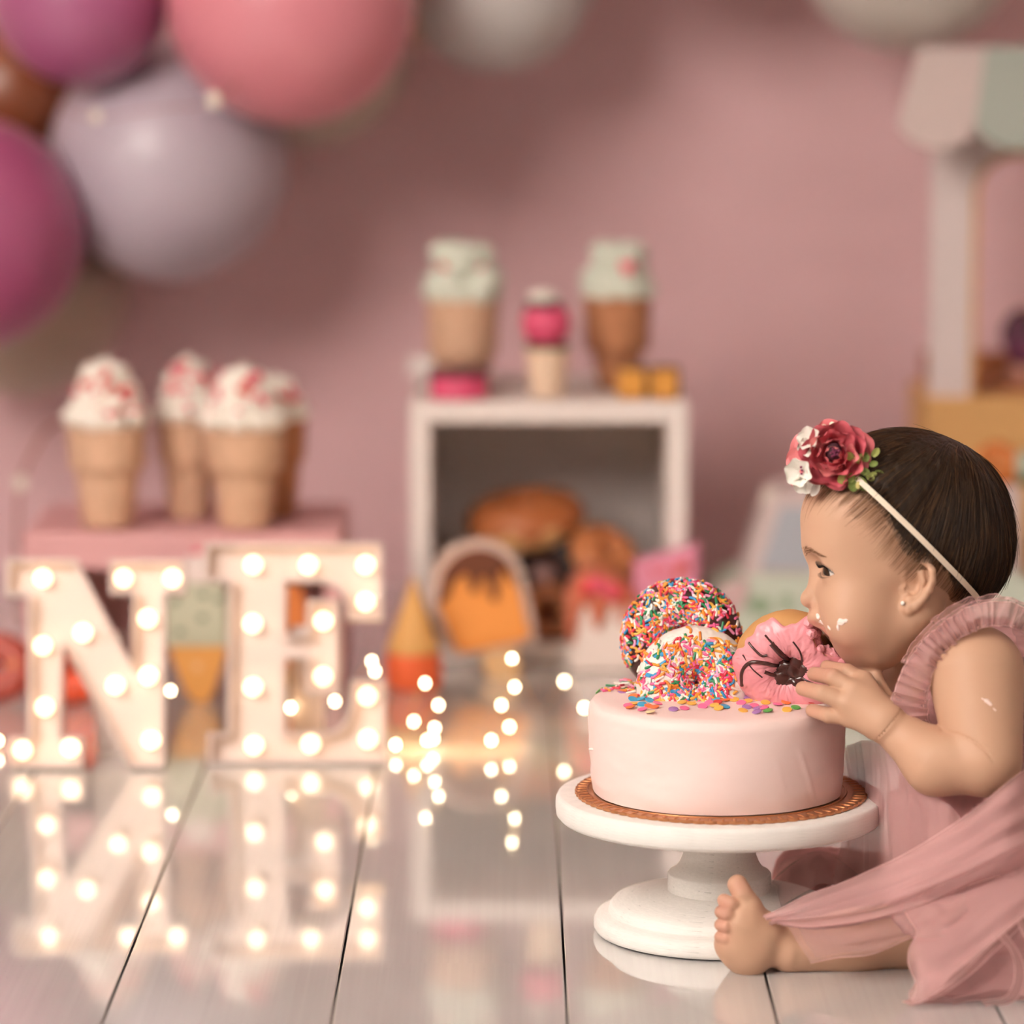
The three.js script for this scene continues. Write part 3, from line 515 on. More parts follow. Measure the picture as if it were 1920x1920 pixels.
    return lerp(side + 0.0011 * st + 0.0006 * Math.exp(-Math.pow((a - 1.05 - (p.y - 0.12) * 3) / 0.012, 2)) * sstep(p.y, 0.125, 0.135) * (1 - sstep(p.y, 0.15, 0.158)), top, sstep(up, 0.5, 0.9));
  });
  const cream = phys('#f2d7d1', 0.5, { specularIntensity: 0.6, sheen: 0.2, sheenColor: col('#ffe9e2'), sheenRoughness: 0.6 });
  const cake = thing('birthday_cake', 'round pale pink buttercream cake on the white stand', 'cake', V(CAKE_X, 0, 0));
  obj('frosting', cg, cream, cake);
  const mound = (x, y, r, sy, seed) => { const p = onCake(x, y); return displace(new THREE.SphereGeometry(r, 40, 28).scale(1, sy, 0.8), (q) => 0.0011 * noise3(q.x * 130 + seed, q.y * 130, q.z * 130)).translate(p.x - CAKE_X, p.y - r * sy * 0.15, p.z - 0.004); };
  obj('frosting_swirl', mergeGeometries([mound(1446, 1300, 0.022, 0.42, 1), mound(1480, 1302, 0.017, 0.4, 4), mound(1416, 1302, 0.010, 0.5, 8)]), phys('#f2cbc9', 0.5), cake);
  const R = rng(77);
  for (const [x, y, r] of [[1102, 1405, 0.0018], [1106, 1404, 0.0012], [1555, 1336, 0.004], [1540, 1326, 0.0035], [1572, 1345, 0.003]]) { const p = onCake(x > 1500 ? x : 1110, y); if (p) obj('frosting_crumb', displace(new THREE.SphereGeometry(r, 14, 10).scale(1.4, 0.6, 1), (q) => r * 0.25 * noise3(q.x * 600, q.y * 600, q.z * 600)).translate(p.x - CAKE_X, p.y, p.z), phys('#f7e3dc', 0.5), cake); }
  // flat round sprinkles along the rim
  const C = { y: ['yellow', '#f4b750'], p: ['pink', '#ee6f9d'], o: ['orange', '#f0793f'], b: ['blue', '#3fa6cf'], g: ['green', '#58a74c'], v: ['purple', '#a877b4'], w: ['cream', '#f5dca6'], r: ['red', '#e2453f'] };
  const quin = {}, disc = lathe([[0, -0.0005], [0.0034, -0.0005], [0.0038, -0.0002], [0.0038, 0.0002], [0.0034, 0.0005], [0, 0.0005]], 24), flat = {};
  const spots = 'g185,150 y205,108 o120,160 v345,160 o430,196 b424,216 b490,214 b548,224 b496,256 y432,250 o412,276 p392,264 p608,246 o590,276 p502,292 w560,312 o545,270 v730,292 y798,240 y866,250 p812,285 p1010,195 o1120,220 r1062,238 b1050,222 p1000,245 p950,270 y1040,262 y1072,284 b1116,272 y1187,220 p1240,245 y1290,230 v1296,208 v1280,276 y1250,302 p1335,265 y1375,218 y1420,242 p1442,205 v1366,284 v1360,312 p1412,286 g1442,302 p1512,255 y1582,296 g1646,280 y1600,224 o1572,240 p1640,205 y1670,184 y1692,222 o1722,226 r1756,236 b1782,220 g1750,194 v1716,188'.split(' ');
  const placed = [];
  for (const q of spots) {
    const [x, y] = q.slice(1).split(',').map(Number), p = onCake(1080 + x / 4, 1260 + y / 4), [word, hex] = C[q[0]];
    if (!p) continue;
    const rr = Math.hypot(p.x - CAKE_X, p.z), out = V((p.x - CAKE_X) / rr, 0, p.z / rr), steep = sstep(rr, 0.086, 0.0995) * 1.2, nrm = V(0, Math.cos(steep), 0).addScaledVector(out, Math.sin(steep));
    nrm.add(V((R() - 0.5) * 0.6, 0, 0.22 + (R() - 0.5) * 0.5)).normalize();
    let lift = 0.0017; for (const o of placed) if (o.distanceTo(p) < 0.0055) lift += 0.0007; placed.push(p.clone());
    const m = flat[q[0]] = flat[q[0]] || std(hex, 0.4);
    const g = obj('round_sprinkle', disc, m);
    g.position.copy(p).addScaledVector(nrm, lift); g.quaternion.setFromUnitVectors(V(0, 1, 0), nrm);
    const zone = x < 200 ? 'at the far left end of the cake rim' : x < 640 ? 'in the left heap on the cake rim' : x < 900 ? 'loosely strewn left of the cake rim\'s middle' : x < 1195 ? 'near the middle of the cake rim' : x < 1455 ? 'in the heap right of the cake rim\'s middle' : 'beside the child\'s fingers on the cake rim';
    tag(g, word + ' flat round sprinkle ' + zone, 'sprinkle', word + ' round sprinkles ' + zone);
  }
}
const SPRINKLE = ['#d8304a', '#ef679b', '#f0842f', '#f5b650', '#2f8a5a', '#3b9bcf', '#f8eee4', '#e63f56', '#f79ac0', '#f8eee4', '#f29a38'].map(col);
// strand sprinkles: list of [point, normal, length, radius, colour number]
const strandCache = {};
function strands(list) {
  return mergeGeometries(list.map(([p, n, len, r, c, turn, bend]) => {
    const key = len.toFixed(4) + r + (bend ? 'b' : '');
    if (!strandCache[key]) {
      const curve = bend ? new THREE.QuadraticBezierCurve3(V(-len / 2, 0, 0), V(0, 0, len * 0.35), V(len / 2, 0, 0)) : new THREE.LineCurve3(V(-len / 2, 0, 0), V(len / 2, 0, 0));
      const t = new THREE.TubeGeometry(curve, bend ? 4 : 1, r, 7, false), cap = (s) => { const e = curve.getPoint(s < 0 ? 0 : 1); return new THREE.SphereGeometry(r, 7, 4).translate(e.x, e.y, e.z); };
      strandCache[key] = mergeGeometries([t, cap(-1), cap(1)].map(plain));
    }
    const q = new THREE.Quaternion().setFromUnitVectors(V(0, 1, 0), n).multiply(new THREE.Quaternion().setFromAxisAngle(V(0, 1, 0), turn));
    return paint(strandCache[key].clone().applyMatrix4(new THREE.Matrix4().compose(p, q, V(1, 1, 1))), SPRINKLE[c % SPRINKLE.length]);
  }));
}
const strandMat = std('#ffffff', 0.35, { vertexColors: true });
// an iced ring doughnut: the ring lies in the xy plane and its iced face looks along +z
function icedRing(name, label, R, r, o) {
  const t = thing(name, label, 'doughnut', o.at, 0, 'doughnuts standing on the pink cake');
  t.rotation.set(...o.turn);
  const bite = o.bite || (() => 0), nz = (a, k, s) => noise3(a.x * k + s, a.y * k, a.z * k);
  const cut = (g) => { const p = g.attributes.position, a = V(); for (let i = 0; i < p.count; i++) { a.fromBufferAttribute(p, i); const b = bite(a); if (b) p.setXYZ(i, b.x, b.y, b.z); } g.computeVertexNormals(); return g; };
  obj('dough', cut(displace(new THREE.TorusGeometry(R - r, r * 0.97, 40, 120), (a) => 0.0009 * nz(a, 70, 2) + 0.0003 * nz(a, 260, 5))), o.dough, t);
  // icing over the front: from the outer flank across the face to the hole
  const U = 180, W = 48, pos = [], idx = [];
  for (let i = 0; i <= U; i++) for (let j = 0; j <= W; j++) {
    const a = i / U * Math.PI * 2, bare = o.topDough ? o.topDough * sstep(a, 0.9, 1.5) * (1 - sstep(a, 2.7, 3.2)) : 0, e0 = o.outer + bare * (1 + 0.28 * Math.sin(a * 8 + 0.6) + 0.12 * Math.sin(a * 19)) + o.wave * (Math.sin(a * 9 + 1) * 0.5 + Math.sin(a * 5) * 0.5 + 0.6 * noise3(a * 3, 2, 9)), e1 = o.inner + 0.15 * Math.sin(a * 6), b = lerp(e0, e1, j / W);
    const edge = Math.min(1, Math.min(j, W - j) / 4), th = r + 0.0020 * Math.sqrt(edge) + 0.0006 * noise3(Math.cos(a) * 6 + 9, Math.sin(a) * 6, b * 2 + (o.seed || 0)) + (o.rough || 0) * noise3(Math.cos(a) * 22, Math.sin(a) * 22, b * 8), q = R - r + Math.cos(b) * th;
    pos.push(Math.cos(a) * q, Math.sin(a) * q, Math.sin(b) * th);
    if (i < U && j < W) { const k = i * (W + 1) + j; idx.push(k, k + W + 1, k + 1, k + 1, k + W + 1, k + W + 2); }
  }
  const g = new THREE.BufferGeometry(); g.setAttribute('position', new THREE.Float32BufferAttribute(pos, 3)); g.setIndex(idx); g.computeVertexNormals();
  obj('icing', cut(g), o.icing, t);
  return t;
}
function scatter(R, r, n, seed, pick, lenAt, rad, lift = 0.0022) {
  const Rn = rng(seed), list = []; let guard = 0;
  while (list.length < n && guard++ < n * 40) {
    const a = Rn() * 6.283, b = lerp(-0.5, 3.4, Rn()), w = pick(a, b, Rn);
    if (Rn() > w) continue;
    const c = V(Math.cos(a), Math.sin(a), 0), nn = c.clone().multiplyScalar(Math.cos(b)).add(V(0, 0, Math.sin(b)));
    const p = c.clone().multiplyScalar(R - r).addScaledVector(nn, r + lift + 0.0006 * Rn());
    nn.add(V(Rn() - 0.5, Rn() - 0.5, Rn() - 0.5).multiplyScalar(0.55)).normalize();
    list.push([p, nn, lenAt(Rn), rad, Math.floor(Rn() * 11), Rn() * 3.14, Rn() < 0.35]);
  }
  return strands(list);
}
{
  const pxs = px(0, 0.2), face = (x, y, z) => at(x, y, z);
  const L1 = (r) => [0.0048, 0.0056, 0.0064][Math.floor(r() * 3)], L2 = (r) => [0.0056, 0.0068, 0.0080][Math.floor(r() * 3)];
  const choc = icedRing('doughnut', 'chocolate iced doughnut thickly coated with rainbow sprinkles, standing at the back', 0.0452, 0.0172, { at: face(1279, 1199, -0.046), turn: [-0.16, -0.10, 0], dough: std('#c98f58', 0.65), icing: phys('#43201a', 0.32, { clearcoat: 0.3 }), outer: -0.55, inner: 3.0, wave: 0.1, seed: 1 });
  tag(obj('sprinkles', scatter(0.0452, 0.0172, 980, 4, (a, b) => (b > -0.1 ? 1 : 0.25) * (Math.sin(a) > -0.45 ? 1 : 0) * (Math.cos(a) > 0.82 ? 0.35 : 1), L1, 0.00112), strandMat, choc), null, null, null, 'stuff');
  const wht = icedRing('doughnut', 'white iced doughnut with long rainbow sprinkles, pressed into the front of the cake top', 0.0440, 0.0196, { at: face(1304, 1283, -0.008), turn: [-0.42, 0.05, 0], dough: std('#d9a868', 0.65), icing: phys('#efe6de', 0.4), outer: -0.6, inner: 3.05, wave: 0.12, seed: 7, rough: 0.0004 });
  tag(obj('sprinkles', scatter(0.0440, 0.0196, 760, 9, (a, b) => { const rr = 0.0244 + Math.cos(b) * 0.0196, x = Math.cos(a) * rr, y = Math.sin(a) * rr; return b > 0.35 && y > -0.022 && y < 0.034 - 0.25 * Math.abs(x) && x < 0.029 ? 1 : 0.02; }, L2, 0.00118, 0.0019), strandMat, wht), null, null, null, 'stuff');
  const biteC = V(0.0425, 0.0375, 0.0), biteR = 0.0265, biteU = biteC.clone().normalize();
  const pk = icedRing('doughnut', 'bitten doughnut with pink icing and chocolate drizzle held in the child\'s mouth', 0.0425, 0.0182, {
    at: face(1482, 1240, 0.016), turn: [0.26, -0.16, 0.0], topDough: 0.62, dough: std('#c8935a', 0.62), icing: phys('#ec9ba3', 0.36, { clearcoat: 0.25, clearcoatRoughness: 0.3 }), outer: -0.02, inner: 3.05, wave: 0.22, seed: 13, rough: 0.0005,
    bite: (a) => {                                        // what lies inside the bite is drawn back to its edge
      const d = a.clone().sub(biteC); d.z = 0; const along = d.dot(biteU), across = d.clone().addScaledVector(biteU, -along), rr = biteR + 0.0016 * noise3(a.x * 240, a.y * 240, a.z * 240), c = across.length();
      if (c >= rr) return null; const edge = -Math.sqrt(rr * rr - c * c); if (along <= edge) return null;
      return V(biteC.x + across.x + biteU.x * edge, biteC.y + across.y + biteU.y * edge, a.z * 0.96);
    },
  });
  // chocolate drizzle on the pink icing: [angle, place across the ring] paths on the iced face
  const on = (x, y, up = 0.0024) => { const l = Math.hypot(x, y), a = Math.atan2(y, x), k = clamp((l - (0.0425 - 0.0182)) / 0.0182, -0.999, 0.999), th = 0.0182 + up; return V(Math.cos(a) * (0.0243 + k * th), Math.sin(a) * (0.0243 + k * th), Math.sqrt(1 - k * k) * th); };
  const dz = (pts) => pts.map((p) => on(...p));
  const chocM = phys('#431d18', 0.28, { clearcoat: 0.5 });
  const line = (pts, r) => obj('chocolate_drizzle', tube(dz(pts), r, 40, 8), chocM, pk);
  line([[-0.030, 0.020], [-0.025, 0.016], [-0.020, 0.0125], [-0.0165, 0.0135]], 0.0010);
  line([[-0.018, 0.028], [-0.011, 0.022], [-0.005, 0.0135], [0.001, 0.007], [0.006, -0.002]], 0.0009);
  line([[-0.0135, 0.0235], [-0.0065, 0.0155], [0.000, 0.008], [0.004, 0.001]], 0.0023);
  line([[-0.034, -0.016], [-0.034, -0.003], [-0.029, 0.0055], [-0.021, 0.007], [-0.012, 0.0035], [-0.003, -0.001]], 0.0015);
  line([[0.003, 0.026], [0.009, 0.018], [0.011, 0.009], [0.006, 0.001]], 0.0007);
  line([[-0.019, -0.001], [-0.013, -0.005], [-0.006, -0.008]], 0.0015);
  line([[-0.034, 0.010], [-0.027, 0.001], [-0.020, -0.006]], 0.0006);
  line([[0.004, -0.002], [0.012, -0.006], [0.020, -0.008]], 0.0008);
  obj('chocolate_pool', mergeGeometries([[0, -0.004, 0.0105, 0.012, 1.2], [0.011, -0.001, 0.0135, 0.009, 1.3], [-0.009, -0.009, 0.0135, 0.008, 1.5], [0.014, -0.011, 0.014, 0.0075, 1.4], [0.004, -0.014, 0.0135, 0.0085, 1.3], [0.006, 0.006, 0.014, 0.006, 1.0]].map(([x, y, z, r, k]) => displace(new THREE.SphereGeometry(r, 40, 26).scale(k, 0.85, 0.42), (p) => r * 0.22 * noise3(p.x * 260 + x * 900, p.y * 260, p.z * 200)).translate(x, y, z))), chocM, pk);
  const R = rng(12);
  obj('crumbled_icing', mergeGeometries([...Array(16)].map(() => { const a = 3.86 + (R() - 0.5) * 1.7, x = biteC.x + Math.cos(a) * (biteR + 0.002 * R()), y = biteC.y + Math.sin(a) * (biteR + 0.002 * R()), q = 0.0026 + 0.0030 * R(); return displace(new THREE.IcosahedronGeometry(q, 3), (p) => q * 0.35 * noise3(p.x * 420 + a, p.y * 420, p.z * 420)).translate(x, y, 0.006 + 0.012 * R()); })), phys('#efa3ab', 0.45), pk);
  // strands that fell onto the cake
  const list = [];
  for (let i = 0; i < 90; i++) {
    const left = i < 62, x = left ? 1122 + 84 * R() : 1196 + 220 * R(), y = left ? 1272 + 26 * R() + (x - 1122) * 0.12 : 1302 + 8 * R(), p = onCake(x, y);
    if (p && Math.hypot(p.x - CAKE_X, p.z) < 0.094) list.push([p.setY(CAKE_TOP + 0.0012 + 0.0012 * R()), V((R() - 0.5) * 0.5, 1, (R() - 0.5) * 0.5).normalize(), L2(R), 0.001, Math.floor(R() * 11), R() * 3.14, R() < 0.3]);
  }
  tag(obj('fallen_sprinkles', strands(list), strandMat), 'loose strand sprinkles fallen on the left of the cake top beside the doughnuts', 'sprinkles', null, 'stuff');
}
// ------------------------------------------------------------------ the child: one distance field, meshed
// The child is modelled in its own frame: units of 0.41 mm, x to the right, y down, w towards the camera side.
const D0 = 2.89, S0 = D0 / F, AX = V(1, 0, 0), AU = V(0, CP, -SP), AB = V(0, SP, CP);
const C0 = V(0, CAM_H, CAM_Z).addScaledVector(AB, -D0);
const toWorld = (x, y, w) => C0.clone().addScaledVector(AX, (x - 960) * S0).addScaledVector(AU, (960 - y) * S0).addScaledVector(AB, w * S0);
const toFrame = (P) => { const d = P.clone().sub(C0); return [960 + d.dot(AX) / S0, 960 - d.dot(AU) / S0, d.dot(AB) / S0]; };
const J = (x, y, z) => toFrame(at(x, y, z));
const FLOOR_N = [0, 0, 0];                                          // floor height of a frame point
const heightOf = (x, y, w) => C0.y + AU.y * (960 - y) * S0 + AB.y * w * S0;
const smin = (a, b, k) => { const h = Math.max(k - Math.abs(a - b), 0) / k; return Math.min(a, b) - h * h * k * 0.25; };
const smax = (a, b, k) => -smin(-a, -b, k);
function ell(x, y, w, c, r) { const a = (x - c[0]) / r[0], b = (y - c[1]) / r[1], d = (w - c[2]) / r[2], k0 = Math.sqrt(a * a + b * b + d * d), k1 = Math.sqrt((a / r[0]) ** 2 + (b / r[1]) ** 2 + (d / r[2]) ** 2); return k1 < 1e-9 ? -Math.min(...r) : k0 * (k0 - 1) / k1; }
function cap(x, y, w, a, b, ra, rb) {
  const bx = b[0] - a[0], by = b[1] - a[1], bw = b[2] - a[2], px_ = x - a[0], py = y - a[1], pw = w - a[2];
  const t = clamp((px_ * bx + py * by + pw * bw) / (bx * bx + by * by + bw * bw), 0, 1), dx = px_ - bx * t, dy = py - by * t, dw = pw - bw * t;
  return Math.sqrt(dx * dx + dy * dy + dw * dw) - lerp(ra, rb, t);
}
const ball = (x, y, w, c, r) => Math.sqrt((x - c[0]) ** 2 + (y - c[1]) ** 2 + (w - c[2]) ** 2) - r;
// surface nets over a box; blocks far from the surface are skipped
function netMesh(f, lo, hi, cell, colour) {
  const nx = Math.ceil((hi[0] - lo[0]) / cell), ny = Math.ceil((hi[1] - lo[1]) / cell), nz = Math.ceil((hi[2] - lo[2]) / cell), B = 8;
  const sx = nx + 1, sy = ny + 1, sz = nz + 1, val = new Float32Array(sx * sy * sz).fill(1e3), I = (i, j, k) => (k * sy + j) * sx + i;
  for (let k = 0; k < sz; k += B) for (let j = 0; j < sy; j += B) for (let i = 0; i < sx; i += B) {
    const c = f(lo[0] + (i + 3.5) * cell, lo[1] + (j + 3.5) * cell, lo[2] + (k + 3.5) * cell), skip = Math.abs(c) > cell * 4.5 * 1.75 * 1.35;
    for (let kk = k; kk < Math.min(k + B, sz); kk++) for (let jj = j; jj < Math.min(j + B, sy); jj++) for (let ii = i; ii < Math.min(i + B, sx); ii++)
      val[I(ii, jj, kk)] = skip ? c : f(lo[0] + ii * cell, lo[1] + jj * cell, lo[2] + kk * cell);
  }
  const at3 = new Int32Array(nx * ny * nz).fill(-1), P = [], CI = (i, j, k) => (k * ny + j) * nx + i;
  for (let k = 0; k < nz; k++) for (let j = 0; j < ny; j++) for (let i = 0; i < nx; i++) {
    let inside = 0, n = 0, ax = 0, ay = 0, az = 0; const v = [];
    for (let c = 0; c < 8; c++) { const q = val[I(i + (c & 1), j + ((c >> 1) & 1), k + (c >> 2))]; v.push(q); if (q < 0) inside++; }
    if (!inside || inside === 8) continue;
    for (let c = 0; c < 8; c++) for (const b of [1, 2, 4]) { const e = c | b; if (e === c || (v[c] < 0) === (v[e] < 0)) continue; const t = v[c] / (v[c] - v[e]); ax += (c & 1) + (b === 1 ? t : 0); ay += ((c >> 1) & 1) + (b === 2 ? t : 0); az += (c >> 2) + (b === 4 ? t : 0); n++; }
    at3[CI(i, j, k)] = P.length / 3; P.push(lo[0] + (i + ax / n) * cell, lo[1] + (j + ay / n) * cell, lo[2] + (k + az / n) * cell);
  }
  const idx = [], quad = (a, b, c, d, flip) => { if (a < 0 || b < 0 || c < 0 || d < 0) return; flip ? idx.push(a, c, b, a, d, c) : idx.push(a, b, c, a, c, d); };
  for (let k = 1; k < nz; k++) for (let j = 1; j < ny; j++) for (let i = 0; i < nx; i++) { const a = val[I(i, j, k)] < 0, b = val[I(i + 1, j, k)] < 0; if (a !== b) quad(at3[CI(i, j - 1, k - 1)], at3[CI(i, j, k - 1)], at3[CI(i, j, k)], at3[CI(i, j - 1, k)], !a); }
  for (let k = 1; k < nz; k++) for (let j = 0; j < ny; j++) for (let i = 1; i < nx; i++) { const a = val[I(i, j, k)] < 0, b = val[I(i, j + 1, k)] < 0; if (a !== b) quad(at3[CI(i - 1, j, k - 1)], at3[CI(i - 1, j, k)], at3[CI(i, j, k)], at3[CI(i, j, k - 1)], !a); }
  for (let k = 0; k < nz; k++) for (let j = 1; j < ny; j++) for (let i = 1; i < nx; i++) { const a = val[I(i, j, k)] < 0, b = val[I(i, j, k + 1)] < 0; if (a !== b) quad(at3[CI(i - 1, j - 1, k)], at3[CI(i, j - 1, k)], at3[CI(i, j, k)], at3[CI(i - 1, j, k)], !a); }
  const N = P.length / 3, pos = new Float32Array(N * 3), nor = new Float32Array(N * 3), colr = new Float32Array(N * 3), e = 0.6;
  for (let i = 0; i < N; i++) {
    const x = P[i * 3], y = P[i * 3 + 1], w = P[i * 3 + 2];
    const g = [f(x + e, y, w) - f(x - e, y, w), f(x, y + e, w) - f(x, y - e, w), f(x, y, w + e) - f(x, y, w - e)], l = Math.hypot(...g) || 1;
    toWorld(x, y, w).toArray(pos, i * 3);
    V(0, 0, 0).addScaledVector(AX, g[0] / l).addScaledVector(AU, -g[1] / l).addScaledVector(AB, g[2] / l).toArray(nor, i * 3);
    const c = colour ? colour(x, y, w) : [1, 1, 1]; colr[i * 3] = c[0]; colr[i * 3 + 1] = c[1]; colr[i * 3 + 2] = c[2];
  }
  // the frame is left-handed (y down), so the quads above already face outwards when flipped here
  for (let i = 0; i < idx.length; i += 3) { const t = idx[i + 1]; idx[i + 1] = idx[i + 2]; idx[i + 2] = t; }
  const g = new THREE.BufferGeometry();
  g.setAttribute('position', new THREE.BufferAttribute(pos, 3)); g.setAttribute('normal', new THREE.BufferAttribute(nor, 3)); g.setAttribute('color', new THREE.BufferAttribute(colr, 3)); g.setIndex(idx);
  return g;
}
// ---- head
const WH = J(1640, 1090, 0.030)[2], YAW = 0.20;                     // middle plane of the head, turned a little to the camera
const mid = (x) => WH + YAW * (1690 - x);
const EYE = [1554, 1068, 53], EYE_R = 26, FI = 0.42, EF = [-Math.cos(FI), Math.sin(FI)], EL = [Math.sin(FI), Math.cos(FI)];
const lidUp = (l) => 11 * (1 - (l / 26) ** 2) - 0.16 * l, lidLow = (l) => -8.5 * (1 - (l / 26) ** 2) - 0.16 * l;
const skullD = (x, y, aw) => smin(smin(smin(ell(x, y, aw, [1700, 977, 0], [178, 157, 146]), ell(x, y, aw, [1600, 972, 0], [110, 96, 116]), 40), ell(x, y, aw, [1662, 938, 0], [128, 113, 130]), 30), ell(x, y, aw, [1779, 1035, 0], [98, 96, 107]), 40);
function faceD(x, y, w) {                                            // w counted from the middle plane
  const aw = Math.abs(w);
  let d = skullD(x, y, aw);
  if (d > 420) return d - 20;
  d = smin(d, ell(x, y, aw, [1577, 1026, 0], [80, 52, 98]), 30);
  d = smin(d, ell(x, y, aw, [1611, 1095, 0], [97, 124, 110]), 34);
  d = smin(d, ell(x, y, aw, [1600, 1152, 58], [70, 66, 58]), 26);
  d = smin(d, ell(x, y, aw, [1616, 1194, 0], [62, 57, 70]), 26);
  d = smin(d, cap(x, y, aw, [1640, 1195, 34], [1706, 1138, 72], 50, 44), 30);
  // sockets and the bridge of the nose
  d = smax(d, -ball(x, y, aw, [1508, 1062, 40], 22), 22);
  d = smin(d, cap(x, y, w, [1529, 1064, 0], [1513, 1112, 0], 15, 15), 14);
  d = smin(d, ball(x, y, w, [1505, 1120, 0], 15.5), 11);
  d = smin(d, ball(x, y, aw, [1521, 1128, 13], 11), 7);
  d = smax(d, -ell(x, y, aw, [1511, 1138, 8], [7, 4, 4.5]), 3);
  d = smin(d, ell(x, y, aw, [1526, 1152, 0], [23, 18, 30]), 12);
  d = smin(d, cap(x, y, aw, [1513, 1157, 0], [1554, 1189, 38], 7, 5), 9);   // upper lip, running back to the corner of the mouth
  d = smax(d, -cap(x, y, aw, [1528, 1176, 0], [1552, 1196, 34], 7, 3.5), 5);
  // lids round the eyeball, then the opening between them
  const ex = x - EYE[0], ey = y - EYE[1], ew = aw - EYE[2], el = Math.sqrt(ex * ex + ey * ey + ew * ew);
  if (el < 60) {
    d = smin(d, el - 29.5, 9);
    const f = ex * EF[0] + ew * EF[1], l = ex * EL[0] + ew * EL[1], v = -ey;
    d = smax(d, -(Math.abs(el - 29.5 - 1.2) - 0.7 + 0.9 * Math.abs(v - lidUp(l) - 5 + 0.004 * l * l) + Math.max(0, Math.abs(l) - 21) + (f < 0 ? 50 : 0)) * 0.7, 1.5);  // fold of the upper lid
    const o = Math.max(v - lidUp(l), lidLow(l) - v) * 0.85;
    d = smax(d, -Math.max(o, el - 37, -f), 1.2);
  }
  return d;
}
// ear, in frame coordinates at its own distance from the middle plane
const earW = (x) => mid(x) + 101;
const EAR = (() => {
  const k = (x, y, o) => { const w = earW(1720) + o, r = 1 - w * S0 / D0; return [960 + (x - 960) * r, 960 + (y - 960) * r, w]; };
  return {
    helix: [[1706, 1092, 6], [1694, 1080, 13], [1697, 1064, 20], [1708, 1053, 24], [1724, 1049, 27], [1740, 1055, 30], [1748, 1070, 33], [1748, 1088, 33], [1741, 1107, 30], [1730, 1123, 25], [1717, 1135, 20], [1705, 1141, 16]].map((p) => k(...p)),
    hr: [5, 6, 6.5, 6.5, 6.5, 6.5, 6.5, 6.5, 7, 8, 10, 12],
    anti: [[1714, 1069, 17], [1728, 1074, 22], [1731, 1091, 24], [1724, 1109, 21], [1710, 1120, 17]].map((p) => k(...p)),
    plate: k(1722, 1096, 8), tragus: k(1692, 1103, 7), anti2: k(1703, 1123, 16), concha: k(1711, 1096, 24), canal: k(1701, 1105, 14), lobe: k(1701, 1137, 13), fossa: k(1714, 1060, 30), stud: k(1692.5, 1131, 27),
  };
})();
function earD(x, y, w) {
  if (Math.abs(x - EAR.plate[0]) > 70 || Math.abs(y - EAR.plate[1]) > 95) return 60;
  const c = Math.cos(0.33), s = Math.sin(0.33), X = (x - EAR.plate[0]) * c + (y - EAR.plate[1]) * s, Y = -(x - EAR.plate[0]) * s + (y - EAR.plate[1]) * c;
  let d = ell(X, Y, w - EAR.plate[2] - 0.22 * (x - EAR.plate[0]), [0, 0, 0], [27, 47, 15]);
  for (let i = 0; i + 1 < EAR.helix.length; i++) d = smin(d, cap(x, y, w, EAR.helix[i], EAR.helix[i + 1], EAR.hr[i], EAR.hr[i + 1]), 4);
  for (let i = 0; i + 1 < EAR.anti.length; i++) d = smin(d, cap(x, y, w, EAR.anti[i], EAR.anti[i + 1], 4.5, 5), 4);
  d = smin(d, ball(x, y, w, EAR.lobe, 13), 8);
  d = smax(d, -ell(x, y, w, EAR.concha, [15, 21, 27]), 3);
  d = smax(d, -ell(x, y, w, EAR.fossa, [8, 4, 9]), 3);
  d = smin(d, ball(x, y, w, EAR.tragus, 6.5), 8); d = smin(d, ball(x, y, w, EAR.anti2, 7), 5);
  d = smax(d, -ball(x, y, w, EAR.canal, 5.5), 3);
  return d;
}
function headD(x, y, w) { const m = mid(x); return smin(faceD(x, y, w - m), earD(x, y, w), 6); }
// ---- body
const NK = [J(1728, 1130, 0.024), J(1775, 1265, 0.028)];
const T1 = J(1815, 1300, 0.03), T2 = J(1825, 1480, 0.03), T3 = J(1850, 1690, 0.03);
const SH = J(1830, 1262, 0.088), EB = J(1846, 1424, 0.118), FM = J(1755, 1428, 0.112), WR = J(1690, 1378, 0.098);
const HIP = J(1850, 1705, 0.075), KN = J(1715, 1752, 0.100), CF = J(1600, 1765, 0.1065), AN = J(1480, 1776, 0.117);
const R_SH = J(1800, 1255, -0.055), R_EB = J(1745, 1385, -0.085), R_WR = J(1640, 1330, -0.035);
const R_HIP = J(1850, 1690, -0.02), R_KN = J(1690, 1672, -0.085), R_AN = J(1560, 1690, -0.12);
const TB = J(1868, 1290, 0.02), TC = J(1748, 1305, -0.005);
function torsoD(x, y, w) {
  let d = ell(x, y, w, T1, [104, 110, 150]);
  d = smin(d, ell(x, y, w, T2, [128, 150, 150]), 60);
  d = smin(d, ell(x, y, w, TB, [84, 120, 110]), 40);
  d = smin(d, ell(x, y, w, TC, [104, 100, 120]), 30);
  return smin(d, ell(x, y, w, T3, [135, 105, 170]), 60);
}
const HEEL = J(1404, 1781, 0.1215), BALL = J(1392, 1728, 0.126), SIDE = J(1371, 1770, 0.128), INST = J(1432, 1752, 0.122);
const TOES = [[J(1404, 1698, 0.126), J(1392, 1676, 0.127), J(1383, 1659, 0.124), 22, 19, 18.5], [J(1386, 1704, 0.130), J(1370, 1694, 0.133), J(1357, 1688, 0.130), 14, 13, 12], [J(1381, 1724, 0.133), J(1364, 1714, 0.136), J(1352, 1710, 0.133), 13.5, 12.5, 12], [J(1378, 1745, 0.134), J(1362, 1737, 0.137), J(1351, 1734, 0.134), 13, 12, 11.5], [J(1376, 1764, 0.134), J(1361, 1759, 0.136), J(1351, 1757, 0.133), 13, 12, 11.5]];
